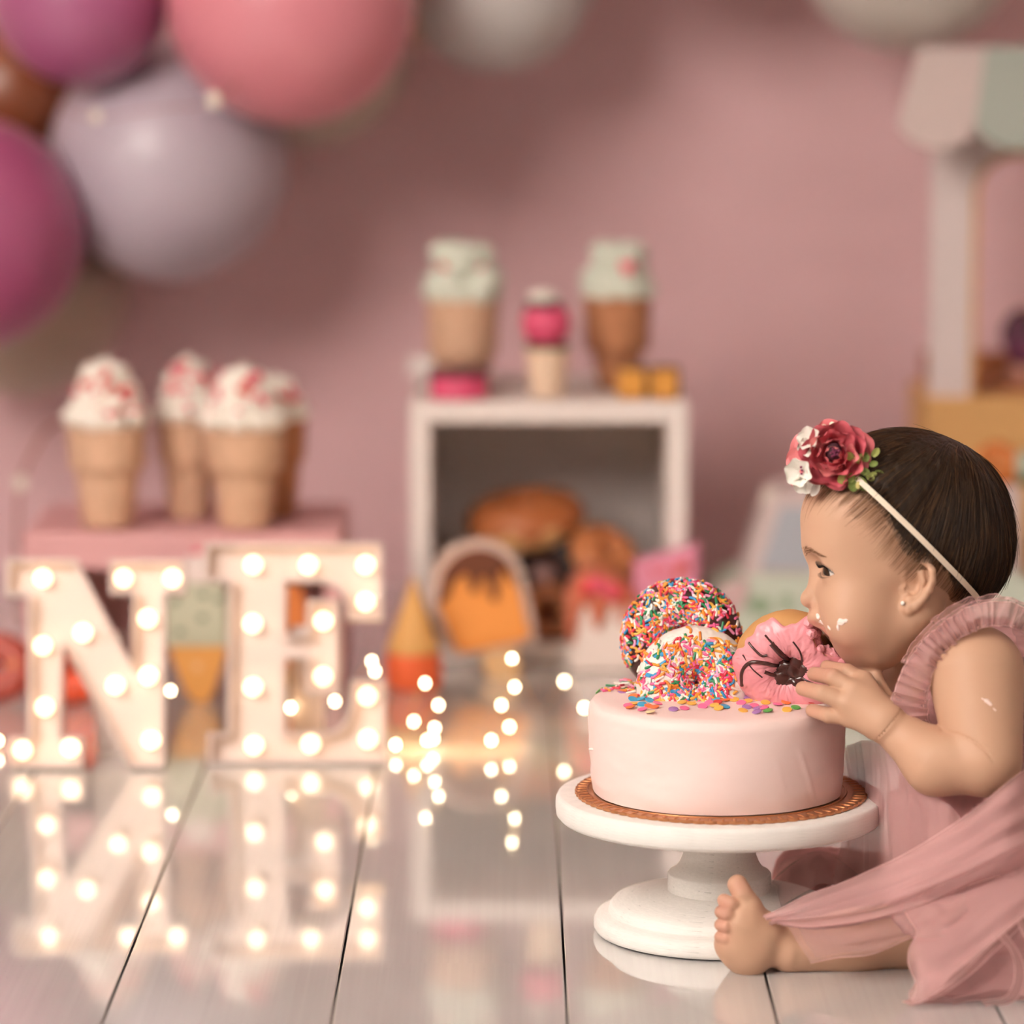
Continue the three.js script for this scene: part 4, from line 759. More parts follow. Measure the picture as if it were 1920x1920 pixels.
function footD(x, y, w) {
  let d = cap(x, y, w, HEEL, BALL, 43, 35);
  d = smin(d, cap(x, y, w, SIDE, BALL, 31, 30), 22);
  d = smin(d, cap(x, y, w, HEEL, INST, 40, 42), 30);
  d = smin(d, cap(x, y, w, BALL, TOES[0][0], 34, 22), 18);
  for (const t of TOES) d = smin(d, Math.min(cap(x, y, w, t[0], t[1], t[3], t[4]), cap(x, y, w, t[1], t[2], t[4], t[5])), 3.5);
  return d;
}
function legD(x, y, w) {
  let d = smin(cap(x, y, w, HIP, KN, 92, 62), cap(x, y, w, KN, CF, 62, 56), 24);
  d = smin(d, cap(x, y, w, CF, AN, 56, 46), 24);
  return smin(d, footD(x, y, w), 14);
}
// left hand: wrist, knuckles, two finger bones each
const HW = J(1659, 1353, 0.096);
const FING = [
  [J(1618, 1278, 0.080), J(1588, 1259, 0.074), J(1550, 1250, 0.058), 17, 14, 12],
  [J(1602, 1295, 0.089), J(1562, 1270, 0.083), J(1527, 1264, 0.062), 18, 15.5, 13.5],
  [J(1590, 1319, 0.093), J(1543, 1300, 0.089), J(1505, 1291, 0.070), 18, 15.5, 13.5],
  [J(1594, 1344, 0.090), J(1554, 1341, 0.088), J(1523, 1332, 0.074), 17, 14.5, 12.5],
];
const THUMB = [J(1664, 1318, 0.076), J(1642, 1272, 0.062), J(1622, 1243, 0.052)];
function handD(x, y, w) {
  let d = ball(x, y, w, HW, 37);
  for (const f of FING) d = smin(d, cap(x, y, w, HW, f[0], 31, f[3] + 4), 16);
  d = smin(d, cap(x, y, w, HW, THUMB[0], 30, 19), 14);
  for (const f of FING) d = smin(d, smin(cap(x, y, w, f[0], f[1], f[3], f[4]), cap(x, y, w, f[1], f[2], f[4], f[5]), 4), 5);
  return smin(d, smin(cap(x, y, w, THUMB[0], THUMB[1], 18, 12.5), cap(x, y, w, THUMB[1], THUMB[2], 12.5, 10), 4), 6);
}
const CRW = J(1660, 1363, 0.097), CRE = [[1772, 1374], [1800, 1378], [1826, 1390], [1846, 1406], [1861, 1426]].map((p) => J(p[0], p[1], 0.14));
const armD = (x, y, w) => {
  const up = cap(x, y, w, SH, EB, 88, 68), fore = smin(cap(x, y, w, EB, FM, 66, 58), cap(x, y, w, FM, WR, 58, 41), 22);
  let d = smin(smin(up, fore, 5), handD(x, y, w), 5);
  if (d < 14) {                                          // the deep baby folds at wrist and elbow
    const t = (x - CRW[0]) * 0.77 + (y - CRW[1]) * 0.64; if (ball(x, y, w, CRW, 64) < 0) d += 2.2 * Math.exp(-t * t / 3);
    if (w > EB[2] - 10) { let m = 1e3; for (let i = 0; i + 1 < CRE.length; i++) { const a = CRE[i], b = CRE[i + 1], k = clamp(((x - a[0]) * (b[0] - a[0]) + (y - a[1]) * (b[1] - a[1])) / ((b[0] - a[0]) ** 2 + (b[1] - a[1]) ** 2), 0, 1); m = Math.min(m, Math.hypot(x - lerp(a[0], b[0], k), y - lerp(a[1], b[1], k)) + 2.5 * (i + k) / CRE.length); } d += 3.0 * Math.exp(-m * m / 14); }
  }
  return d;
};
// right hand, mostly behind the doughnut
const RH = [J(1600, 1290, -0.020), [[1566, 1252, 0.004], [1540, 1238, 0.008]], [[1558, 1264, -0.008], [1528, 1252, 0.004]], [[1556, 1278, -0.014], [1524, 1268, -0.002]], [[1562, 1292, -0.016], [1534, 1286, -0.006]], [[1608, 1252, 0.004], [1596, 1232, 0.012]]];
const RF = RH.slice(1).map((f) => f.map((p) => J(...p)));
function rightArmD(x, y, w) {
  let d = smin(cap(x, y, w, R_SH, R_EB, 82, 64), cap(x, y, w, R_EB, R_WR, 62, 40), 12);
  d = smin(d, cap(x, y, w, R_WR, RH[0], 38, 34), 10);
  for (const f of RF) d = smin(d, smin(cap(x, y, w, RH[0], f[0], 22, 13), cap(x, y, w, f[0], f[1], 13, 11), 4), 6);
  return d;
}
const rightLegD = (x, y, w) => smin(smin(cap(x, y, w, R_HIP, R_KN, 88, 60), cap(x, y, w, R_KN, R_AN, 58, 44), 22), cap(x, y, w, R_AN, J(1530, 1640, -0.13), 40, 26), 16);
function bodyD(x, y, w) {
  let d = smin(cap(x, y, w, NK[0], NK[1], 74, 82), torsoD(x, y, w), 50);
  d = smin(d, armD(x, y, w), 16);
  d = smin(d, legD(x, y, w), 24);
  d = smin(d, rightArmD(x, y, w), 20);
  return smin(d, rightLegD(x, y, w), 24);
}
const personD = (x, y, w) => {
  const h = (y < 1330 && x > 1440) ? headD(x, y, w) : 400, b = bodyD(x, y, w);
  return smin(h, b, 14);
};
// skin: one warm tone with a little blotch, redder lips, cheeks, knuckles and toes
const SKIN = [0.575, 0.352, 0.232], RED = [0.57, 0.265, 0.195], LIP = [0.56, 0.21, 0.17];
function skinAt(x, y, w) {
  const n = noise3(x / 26, y / 26, w / 26) * 0.5 + noise3(x / 9, y / 9, w / 9) * 0.25; let r = 0.12 + 0.10 * n, l = 0;
  if (y < 1330 && x > 1440 && x < 1780) {
    const a = Math.abs(w - mid(x));
    r += 0.55 * Math.exp(-(((x - 1575) / 40) ** 2 + ((y - 1205) / 34) ** 2)) + 0.3 * Math.exp(-(((x - 1503) / 14) ** 2 + ((y - 1132) / 12) ** 2));
    const t = clamp((x - 1513) / 44, 0, 1), my = lerp(1163, 1192, t); if (x < 1560) l = Math.exp(-(((y - my) / 6) ** 2)) * (1 - sstep(a, 34, 44)) * 0.8;
  }
  for (const f of FING) r += 0.4 * Math.exp(-((x - f[2][0]) ** 2 + (y - f[2][1]) ** 2) / 260);
  for (const f of TOES) r += 0.45 * Math.exp(-((x - f[2][0]) ** 2 + (y - f[2][1]) ** 2) / 320);
  r = clamp(r, 0, 1); l = clamp(l, 0, 1);
  return [0, 1, 2].map((i) => lerp(lerp(SKIN[i], RED[i], r), LIP[i], l));
}
const person = thing('person', 'small child in a pink tulle dress sitting on the floor, biting a pink doughnut', 'person', V(0.36, 0, 0.05));
function part(name, geo, mat, parent = person) { const m = obj(name, geo, mat, parent); if (parent === person) m.position.set(-0.36, 0, -0.05); return m; }
const DETAIL = 1;
{
  const skin = phys('#ffffff', 0.52, { vertexColors: true, specularIntensity: 0.7, sheen: 0.25, sheenColor: col('#ffd9c2'), sheenRoughness: 0.5 });
  const g = [
    netMesh(personD, [1480, 790, WH - 180], [1935, 1262, 420], 2.1 * DETAIL, skinAt),
    netMesh(personD, [1470, 1228, -260], [1705, 1425, 330], 1.9 * DETAIL, skinAt),
    netMesh(personD, [1600, 1256, -340], [2090, 1570, 420], 4.2 * DETAIL, skinAt),
    netMesh(personD, [1440, 1540, -420], [2110, 1850, 330], 5 * DETAIL, skinAt),
    netMesh(personD, [1290, 1560, 120], [1452, 1850, 330], 1.9 * DETAIL, skinAt),
  ];
  part('body', mergeGeometries(g), skin);
}
// ------------------------------------------------------------------ eyes, hair, headband
const grad = (f, x, y, w, e = 0.8) => { const g = [f(x + e, y, w) - f(x - e, y, w), f(x, y + e, w) - f(x, y - e, w), f(x, y, w + e) - f(x, y, w - e)], l = Math.hypot(...g) || 1; return g.map((v) => v / l); };
// nearest surface along the line of sight of the frame, from the camera side
function nearW(f, x, y, from = 330) { let w = from; for (let i = 0; i < 140; i++) { const d = f(x, y, w); if (d < 0.15) return w; w -= Math.max(d * 0.75, 0.12); if (w < -300) return null; } return w; }
const vec = (p) => toWorld(p[0], p[1], p[2]);
// many tapered strands joined: list of [points in the frame, radius at root, radius at tip, colour]
function strandMesh(list, sides = 3) {
  const pos = [], nor = [], colr = [], idx = [], c = new THREE.Color(), A = V(), Bn = V(), T = V(), up = V(0.3, 0.2, 0.93).normalize();
  for (const [pts, r0, r1, hex] of list) {
    const P = pts.map(vec), base = pos.length / 3, n = P.length; c.copy(hex);
    for (let i = 0; i < n; i++) {
      T.subVectors(P[Math.min(i + 1, n - 1)], P[Math.max(i - 1, 0)]).normalize(); A.crossVectors(T, up).normalize(); Bn.crossVectors(A, T);
      const r = lerp(r0, r1, i / (n - 1)) * S0;
      for (let s = 0; s < sides; s++) { const a = s / sides * 6.2832, ca = Math.cos(a), sa = Math.sin(a), q = V().addScaledVector(A, ca).addScaledVector(Bn, sa); nor.push(q.x, q.y, q.z); pos.push(P[i].x + q.x * r, P[i].y + q.y * r, P[i].z + q.z * r); colr.push(c.r, c.g, c.b); }
      if (i) for (let s = 0; s < sides; s++) { const a = base + (i - 1) * sides + s, b = base + (i - 1) * sides + (s + 1) % sides, d = a + sides, e = b + sides; idx.push(a, d, b, b, d, e); }
    }
  }
  const g = new THREE.BufferGeometry();
  g.setAttribute('position', new THREE.Float32BufferAttribute(pos, 3)); g.setAttribute('normal', new THREE.Float32BufferAttribute(nor, 3)); g.setAttribute('color', new THREE.Float32BufferAttribute(colr, 3)); g.setIndex(idx);
  return g;
}
const headSkin = (x, y, w) => faceD(x, y, w - mid(x));
{
  // eyeballs with iris and pupil
  for (const s of [1, -1]) {
    const c = V(EYE[0], EYE[1], mid(EYE[0]) + s * EYE[2]), cw = toWorld(c.x, c.y, c.z);
    const look = V().addScaledVector(AX, EF[0]).addScaledVector(AU, -0.22).addScaledVector(AB, s * (EF[1] - 0.12)).normalize();
    const g = new THREE.SphereGeometry(EYE_R * S0, 96, 96).rotateX(Math.PI / 2), p = g.attributes.position, cc = new Float32Array(p.count * 3);
    for (let i = 0; i < p.count; i++) {
      const a = Math.acos(clamp(p.getZ(i) / (EYE_R * S0), -1, 1)); let k = [0.80, 0.76, 0.73];
      if (a < 0.60) k = [0.045, 0.021, 0.010]; if (a < 0.28) k = [0.005, 0.004, 0.004]; else if (a < 0.60 && a > 0.53) k = [0.015, 0.009, 0.006];
      cc.set(k, i * 3);
    }
    g.setAttribute('color', new THREE.BufferAttribute(cc, 3));
    const e = obj('eye', g, phys('#ffffff', 0.45, { vertexColors: true, specularIntensity: 0.35, clearcoat: 0.25, clearcoatRoughness: 0.03 }), person);
    e.position.copy(cw).sub(person.position); e.quaternion.setFromUnitVectors(V(0, 0, 1), look);
  }
  // lashes and lid lines, brows
  const lash = [], brow = [], R = rng(41), dark = col('#20140e'), br = col('#80593d');
  for (const s of [1, -1]) {
    const lid = (l, v, rad) => { const q = Math.sqrt(Math.max(rad * rad - l * l - v * v, 1)); return [EYE[0] + EF[0] * q + EL[0] * l, EYE[1] - v, mid(EYE[0]) + s * (EYE[2] + EF[1] * q + EL[1] * l)]; };
    const line = []; for (let i = 0; i <= 20; i++) { const l = -24 + 49 * i / 20; line.push(lid(l, lidUp(l) + 0.6, 30.4)); }
    lash.push([line, 1.0, 1.3, dark]);
    for (let i = 0; i < 26; i++) {
      const l = -22 + 46 * i / 25 + R() * 1.5, a = lid(l, lidUp(l), 30.2), pts = [];
      for (let k = 0; k <= 5; k++) { const t = k / 5, o = 11 * t; pts.push([a[0] + EF[0] * o + EL[0] * o * 0.02 * l, a[1] + 3.5 * Math.sin(t * 3.0) - 8.5 * t * t, a[2] + s * (EF[1] * o + EL[1] * o * 0.022 * l)]); }
      lash.push([pts, 0.6, 0.15, dark]);
    }
    for (let i = 0; i < 16; i++) { const l = -18 + 40 * i / 15, a = lid(l, lidLow(l) - 0.5, 30.2); lash.push([[a, [a[0] + EF[0] * 4, a[1] + 2.5, a[2] + s * EF[1] * 4], [a[0] + EF[0] * 7, a[1] + 3, a[2] + s * EF[1] * 7]], 0.45, 0.15, dark]); }
    for (let i = 0; i < 130; i++) {
      const t = R(), bw = 7 * (1 - t * 0.75), l = lerp(14, 78, t), y0 = 1034 - 7 * Math.sin(Math.min(t * 1.6, 1) * 1.57) + 24 * Math.max(t - 0.45, 0) + (R() - 0.5) * bw * 2.0;
      // march inwards from the front of the face at that height and side
      let x = 1440; const hw = (xx) => mid(xx) + s * l;
      for (let k = 0; k < 120; k++) { const d = headSkin(x, y0, hw(x)); if (d < 0.2) break; x += Math.max(d * 0.7, 0.15); }
      const p = [x, y0, hw(x)], g = grad(headSkin, ...p), pts = [];
      for (let k = 0; k <= 3; k++) { const o = k * 3.4; let q = [p[0] + o * 0.55, p[1] - o * (0.55 - t * 0.9), p[2] + s * o * 0.75]; const d = headSkin(...q); q = q.map((v, j) => v - g[j] * (d - 0.5)); pts.push(q); }
      brow.push([pts, 0.34, 0.12, br]);
    }
  }
  const hairMat = (r) => phys('#ffffff', r, { vertexColors: true, specularIntensity: 0.8 });
  part('eyelashes', strandMesh(lash, 4), hairMat(0.5));
  part('eyebrows', strandMesh(brow, 4), hairMat(0.7));
  // hair: a close cap and the strands combed over it from the whorl
  const HL = [[1480, 900], [1500, 908], [1540, 914], [1585, 922], [1615, 944], [1640, 980], [1664, 1024], [1690, 1050], [1728, 1052], [1752, 1072], [1768, 1108], [1800, 1124], [1850, 1122], [1905, 1104]];
  const hairline = (x) => { if (x <= HL[0][0]) return HL[0][1]; for (let i = 1; i < HL.length; i++) if (x <= HL[i][0]) return lerp(HL[i - 1][1], HL[i][1], (x - HL[i - 1][0]) / (HL[i][0] - HL[i - 1][0])); return 1100; };
  const rough = (x, y, w) => 1.4 * noise3(x / 7, y / 30, w / 7) + 1.2 * noise3(x / 16, y / 40, w / 16);
  const capD = (x, y, w) => { const aw = Math.abs(w - mid(x)), e = hairline(x) - y - (x < 1700 ? 10 + 9 * noise3(x / 10, y / 60, w / 10) : 0); return skullD(x, y, aw) - 9.5 * sstep(e, 2, 60) + 2.5 * (1 - sstep(e, -4, 12)) - rough(x, y, w) * sstep(hairline(x) - y, 10, 50); };
  const hairCol = (x, y, w) => { const n = 0.5 + 0.5 * noise3(x / 9, y / 40, w / 9); return [lerp(0.018, 0.036, n), lerp(0.010, 0.020, n), lerp(0.005, 0.010, n)]; };
  const clipD = (x, y, w) => smax(capD(x, y, w), y - 1126, 3);
  const hair = part('hair', netMesh(clipD, [1478, 780, WH - 200], [1915, 1135, WH + 190], 3.4, hairCol), hairMat(0.5));
  const tones = ['#2c1c0e', '#372414', '#47301c', '#24160b', '#5a3e26', '#3f2a18'].map(col), list = [], fine = [], Rn = rng(97), WHORL = [1800, 838, WH + 4];
  const under = (x, y, w) => skullD(x, y, Math.abs(w - mid(x)));
  function settle(p, lift) { for (let k = 0; k < 3; k++) { const d = under(...p) - lift, g = grad(under, ...p, 1.5); p = p.map((v, j) => v - g[j] * d); } return p; }
  function comb(p0, len, lift0, lift1, swing) {
    let p = settle(p0, lift0); const pts = [p], N = 11, st = len / N;
    for (let i = 1; i <= N; i++) {
      const g = grad(under, ...p, 1.5), f = [p[0] - WHORL[0], p[1] - WHORL[1], p[2] - WHORL[2]], fl = Math.hypot(...f) || 1;
      const side = sstep(p[0], 1640, 1880);
      let d = [f[0] / fl - 0.30 * (1 - side) + swing[0], f[1] / fl + 0.55 + 0.35 * side + swing[1], f[2] / fl * 0.8 + swing[2]];
      const dot = d[0] * g[0] + d[1] * g[1] + d[2] * g[2]; d = d.map((v, j) => v - g[j] * dot); const l = Math.hypot(...d) || 1;
      p = settle(p.map((v, j) => v + d[j] / l * st), lerp(lift0, lift1, i / N)); pts.push(p);
    }
    return pts;
  }
  let tries = 0;
  while (list.length < 5200 && tries++ < 40000) {
    const a = Rn() * 6.2832, b = Math.acos(2 * Rn() - 1), p = [1703 + 184 * Math.sin(b) * Math.cos(a), 975 - 164 * Math.cos(b), 0]; p[2] = mid(p[0]) + 148 * Math.sin(b) * Math.sin(a);
    if (p[2] < mid(p[0]) - 60 && Rn() < 0.75) continue;
    const q = settle(p, 4), h = hairline(q[0]) - q[1]; if (h < 8) continue;
    const clump = [noise3(q[0] / 30, q[1] / 30, q[2] / 30) * 0.28, noise3(q[0] / 30 + 9, q[1] / 30, q[2] / 30) * 0.22, noise3(q[0] / 30, q[1] / 30 + 9, q[2] / 30) * 0.28];
    const fly = Rn() < 0.03 ? 8 : 0, pts = comb(q, lerp(60, 120, Rn()) * (h < 60 ? 0.5 : 1), 6 + 3 * Rn(), 10.5 + 3.5 * Rn() + fly, clump);
    let cut = pts.findIndex((v) => v[1] > Math.min(hairline(v[0]) + (v[0] > 1760 ? 12 : v[0] > 1676 ? 3 : 6), 1136)); if (cut < 0) cut = pts.length; if (cut < 4) continue;
    list.push([pts.slice(0, cut), (0.55 + 0.5 * Rn()) * lerp(0.4, 1, sstep(h, 8, 70)), 0.18, tones[Math.floor(Rn() * 6)]]);
  }
  // sparse fine hair at the temple, the forehead and the nape
  const thin = ['#a87c58', '#8f6748', '#75533a'].map(col);
  tries = 0;
  while (fine.length < 700 && tries++ < 9000) {
    const x = lerp(1500, 1850, Rn()), y = hairline(x) + lerp(-24, 26, Rn() * Rn()), w = nearW(under, x, y, mid(x) + 220); if (w === null) continue;
    const pts = comb([x, y, w], lerp(26, 58, Rn()), 1.2, 3.2, [x < 1640 ? -0.35 : -0.2, x < 1640 ? 0.1 : 0.35, 0.1]);
    fine.push([pts, 0.36, 0.10, thin[Math.floor(Rn() * 3)]]);
  }
  obj('hair_strands', strandMesh(list), hairMat(0.42), hair);
  obj('fine_hair', strandMesh(fine), hairMat(0.55), hair);
  part('ear_stud', new THREE.SphereGeometry(4.2 * S0, 20, 14).translate(...vec(EAR.stud).toArray()), std('#f6efe6', 0.2));

  // headband: a narrow ivory band round the head, and the flowers on it
  const full = (x, y, w) => Math.min(under(x, y, w) - 14 * sstep(hairline(x) - y, -14, 16), headSkin(x, y, w) - 0.5), ca = [1700, 1010, mid(1700)], ax1 = [0.725, 0.689, 0], band = [];
  const N = 140, hw = 5.2, P = [], nrm2 = [-0.689, 0.725, 0];
  for (let i = 0; i < N; i++) {
    const a = i / N * 6.2832, d = [ax1[0] * Math.cos(a), ax1[1] * Math.cos(a), Math.sin(a)]; let t = 300;
    for (let k = 0; k < 90; k++) { const q = full(ca[0] + d[0] * t, ca[1] + d[1] * t, ca[2] + d[2] * t); if (q < 1.6) break; t -= Math.max((q - 1.5) * 0.7, 0.15); }
    P.push([t, d]);
  }
  for (let r = 0; r < 3; r++) for (let i = 0; i < N; i++) P[i][0] = Math.max(P[i][0], (P[(i + 1) % N][0] + P[(i + N - 1) % N][0]) / 2 - 0.2);
  const pos = [], idx = [], cross = [[-hw, 0], [-hw, 1.6], [hw, 1.6], [hw, 0]];
  for (let i = 0; i <= N; i++) { const [t, d] = P[i % N]; for (const [s, o] of cross) pos.push(...toWorld(ca[0] + d[0] * (t + o) + nrm2[0] * s, ca[1] + d[1] * (t + o) + nrm2[1] * s, ca[2] + d[2] * (t + o)).toArray()); if (i) for (let s = 0; s < 4; s++) { const a = (i - 1) * 4 + s, b = (i - 1) * 4 + (s + 1) % 4; idx.push(a, a + 4, b, b, a + 4, b + 4); } }
  const bg = new THREE.BufferGeometry(); bg.setAttribute('position', new THREE.Float32BufferAttribute(pos, 3)); bg.setIndex(idx); bg.computeVertexNormals();
  const hb = part('headband', bg, std('#ead8c2', 0.75, { side: THREE.DoubleSide }));
  // petals: cupped patches set round a middle; everything in the headband's own (world) axes
  const unit = S0;
  function petal(w, h, cup, roll, seed) {               // foot at the origin, grows along +y, cups towards +z
    const U = 14, Wn = 14, p = [], ix = [];
    for (let j = 0; j <= Wn; j++) for (let i = 0; i <= U; i++) {
      const v = j / Wn, u = i / U * 2 - 1, half = w / 2 * Math.pow(Math.sin(Math.PI * (0.10 + 0.78 * v)), 0.7) * (v > 0.93 ? 0.9 : 1), y = h * v * (1 - 0.07 * u * u * v);
      const z = cup * (Math.pow(u, 2) * 0.55 + Math.pow(v, 1.6) * 0.55) * w * 0.5 - roll * Math.pow(Math.max(v - 0.72, 0) / 0.28, 2) * w * 0.16 + w * 0.03 * noise3(u * 2 + seed, v * 3, seed);
      p.push(u * half, y, z);
      if (i < U && j < Wn) { const k = j * (U + 1) + i; ix.push(k, k + 1, k + U + 1, k + 1, k + U + 2, k + U + 1); }
    }
    const g = new THREE.BufferGeometry(); g.setAttribute('position', new THREE.Float32BufferAttribute(p, 3)); g.setIndex(ix); g.computeVertexNormals(); return g;
  }
  const rose = ['#d0606a', '#d86f74', '#c5525f', '#e07f80'].map((c) => std(c, 0.65, { side: THREE.DoubleSide })), pale = std('#e58487', 0.65, { side: THREE.DoubleSide }), white = std('#f4eee4', 0.6, { side: THREE.DoubleSide }), leafM = [std('#8d9a4e', 0.6, { side: THREE.DoubleSide }), std('#a3a85c', 0.6, { side: THREE.DoubleSide }), std('#77863f', 0.6, { side: THREE.DoubleSide })], deep = std('#3d0f1e', 0.7), plum = std('#7a2a4e', 0.6);
  const FZ = 0.072, place = (x, y, z = FZ) => at(x, y, z);
  function putPetal(name, g, m, c, out, tiltX, spin, off, lift) {     // out: way the flower faces
    const q = new THREE.Quaternion().setFromUnitVectors(V(0, 0, 1), out), o = new THREE.Object3D();
    const a = new THREE.Matrix4().makeTranslation(0, off, lift).multiply(new THREE.Matrix4().makeRotationX(tiltX)), r = new THREE.Matrix4().makeRotationZ(spin);
    const mesh = obj(name, g, m, hb);
    mesh.applyMatrix4(new THREE.Matrix4().compose(c, q, V(unit, unit, unit)).multiply(r).multiply(a));
  }
  const rc = place(1564, 853), ro = V(-0.12, 0.16, 1).normalize();
  obj('flower_core', new THREE.SphereGeometry(26 * unit, 24, 18).scale(1, 1, 0.7).translate(rc.x, rc.y, rc.z - 4 * unit), rose[2], hb);
  obj('flower_eye', new THREE.SphereGeometry(15 * unit, 24, 18).scale(1, 1.15, 0.6).translate(rc.x - 2 * unit, rc.y + 8 * unit, rc.z + 19 * unit), deep, hb);
  for (let i = 0; i < 9; i++) obj('stamen', new THREE.SphereGeometry(2.6 * unit, 10, 8).translate(rc.x + (-2 + 7 * Math.cos(i * 2.4) * Math.sqrt(i / 9) * 1.3) * unit, rc.y + (8 + 7 * Math.sin(i * 2.4) * Math.sqrt(i / 9) * 1.3) * unit, rc.z + 28 * unit), plum, hb);
  const ring = (n, off, w, h, tilt, cup, roll, lift, ph, ms) => { for (let i = 0; i < n; i++) putPetal('petal', petal(w, h, cup, roll, i + off), ms[i % ms.length], rc, ro, tilt + 0.10 * Math.sin(i * 5), ph + i / n * 6.2832, off, lift); };
  ring(5, 12, 30, 25, 1.25, 0.75, 0.2, 6, 0.3, [rose[3], rose[1]]);
  ring(6, 19, 40, 33, 1.08, 0.7, 0.2, 0, 0.9, [rose[1], rose[0]]);
  ring(7, 25, 48, 39, 0.88, 0.65, 0.4, -6, 0.1, [rose[0], rose[3]]);
  ring(7, 28, 56, 44, 0.62, 0.55, 0.6, -12, 0.6, [rose[0], rose[2]]);
  ring(6, 22, 62, 48, 0.36, 0.4, 0.8, -18, 0.2, [rose[1], rose[0]]);
  putPetal('petal', petal(62, 64, 0.25, 0.6, 31), rose[1], place(1570, 846), ro, 0.25, -1.35, 6, -18);
  putPetal('petal', petal(54, 56, 0.25, 0.6, 37), rose[3], place(1572, 852), ro, 0.30, -1.75, 6, -14);
  const side = V(-0.45, 0.12, 0.9).normalize();
  for (const [x, y, sp, w, h] of [[1520, 858, 1.1, 56, 44], [1512, 864, 1.75, 54, 40], [1506, 886, 2.0, 48, 34], [1516, 848, 0.6, 52, 40]]) putPetal('petal', petal(w, h, 0.25, 0.5, x), pale, place(x, y, FZ - 0.012), side, 0.25, sp, 0, -6);
  const bud = (x, y, z, s, n, f) => { const c = place(x, y, z); for (let i = 0; i < n; i++) putPetal('white_petal', petal(24 * s, 22 * s, 0.6, 0.3, i + x), white, c, f, 0.55, i / n * 6.283 + x, 3 * s, 0); };
  bud(1503, 884, FZ + 0.002, 1.35, 6, V(-0.4, 0.0, 0.9).normalize()); bud(1508, 902, FZ, 1.0, 5, V(-0.3, -0.5, 0.8).normalize()); bud(1522, 826, FZ - 0.002, 1.15, 5, V(-0.5, 0.4, 0.75).normalize()); bud(1516, 838, FZ - 0.003, 0.9, 4, V(-0.4, 0.1, 0.9).normalize());
  for (const [x, y] of [[1502, 876], [1504, 882], [1503, 888]]) obj('bud_eye', new THREE.SphereGeometry(2.4 * unit, 10, 8).translate(...place(x, y, FZ + 0.0055).toArray()), plum, hb);
  putPetal('white_petal', petal(17, 28, 0.3, 0.2, 3), white, place(1534, 904, FZ), V(-0.2, 0, 1).normalize(), 0.2, 2.75, 0, 0);
  for (const [x, y] of [[1545, 801], [1561, 796], [1538, 806]]) obj('pearl', new THREE.SphereGeometry(5.8 * unit, 18, 14).translate(...place(x, y, FZ - 0.004).toArray()), std('#f6ecd2', 0.25), hb);
  const lf = [[1597, 862, 0.6, 15, 19], [1606, 868, -0.4, 16, 20], [1614, 858, -0.9, 12, 15], [1622, 866, -0.2, 12, 16], [1636, 856, -0.5, 14, 20], [1630, 872, -1.2, 12, 16], [1612, 882, -1.8, 15, 18], [1624, 886, -2.4, 14, 20], [1640, 884, -2.0, 13, 19], [1600, 888, 2.6, 15, 18], [1588, 892, 2.0, 20, 22], [1596, 900, -2.9, 18, 22], [1608, 894, -2.6, 18, 30], [1630, 890, -1.4, 10, 14]];
  lf.forEach(([x, y, sp, w, h], i) => putPetal('leaf', petal(w, h, 0.45, 0, i + 3), leafM[i % 3], place(x, y, FZ + 0.008 - 0.004 * sstep(x, 1600, 1650)), V(0.15, -0.05, 1).normalize(), 0.2, sp, 0, 0));
  obj('bead', new THREE.SphereGeometry(6 * unit, 18, 12).scale(0.8, 1.2, 0.5).translate(...place(1609, 910, FZ + 0.0095).toArray()), std('#cdbf7a', 0.15), hb);
  // buttercream on the mouth, cheek and arm
  const smear = phys('#f6dcd3', 0.35, { clearcoat: 0.3 });
  const dab = (x, y, r, sx, sy, rot, f = personD) => { const w = nearW(f, x, y); if (w === null) return; const g = grad(f, x, y, w), n = V().addScaledVector(AX, g[0]).addScaledVector(AU, -g[1]).addScaledVector(AB, g[2]), q = new THREE.Quaternion().setFromUnitVectors(V(0, 0, 1), n); part('frosting_smear', displace(new THREE.SphereGeometry(r * S0, 18, 14).scale(sx, sy, 0.4), (p) => r * S0 * 0.3 * noise3(p.x * 900 + x, p.y * 900, p.z * 900)).rotateZ(rot).applyQuaternion(q).translate(...vec([x, y, w]).toArray()), smear); };
  dab(1520, 1151, 4, 1, 1.6, 0.3); dab(1526, 1162, 5, 1.2, 0.8, -0.6); dab(1556, 1160, 7, 1.2, 0.8, 0.3); dab(1551, 1170, 4.5, 0.7, 1.5, 0.2); dab(1563, 1157, 4.5, 1.4, 0.7, 0.3); dab(1536, 1170, 3.5, 1.5, 0.8, -0.6);
  dab(1812, 1301, 5, 1.7, 0.7, -0.75); dab(1803, 1295, 2.5, 1.4, 0.6, -0.7); dab(1823, 1313, 2.5, 1.5, 0.6, -0.75);
}
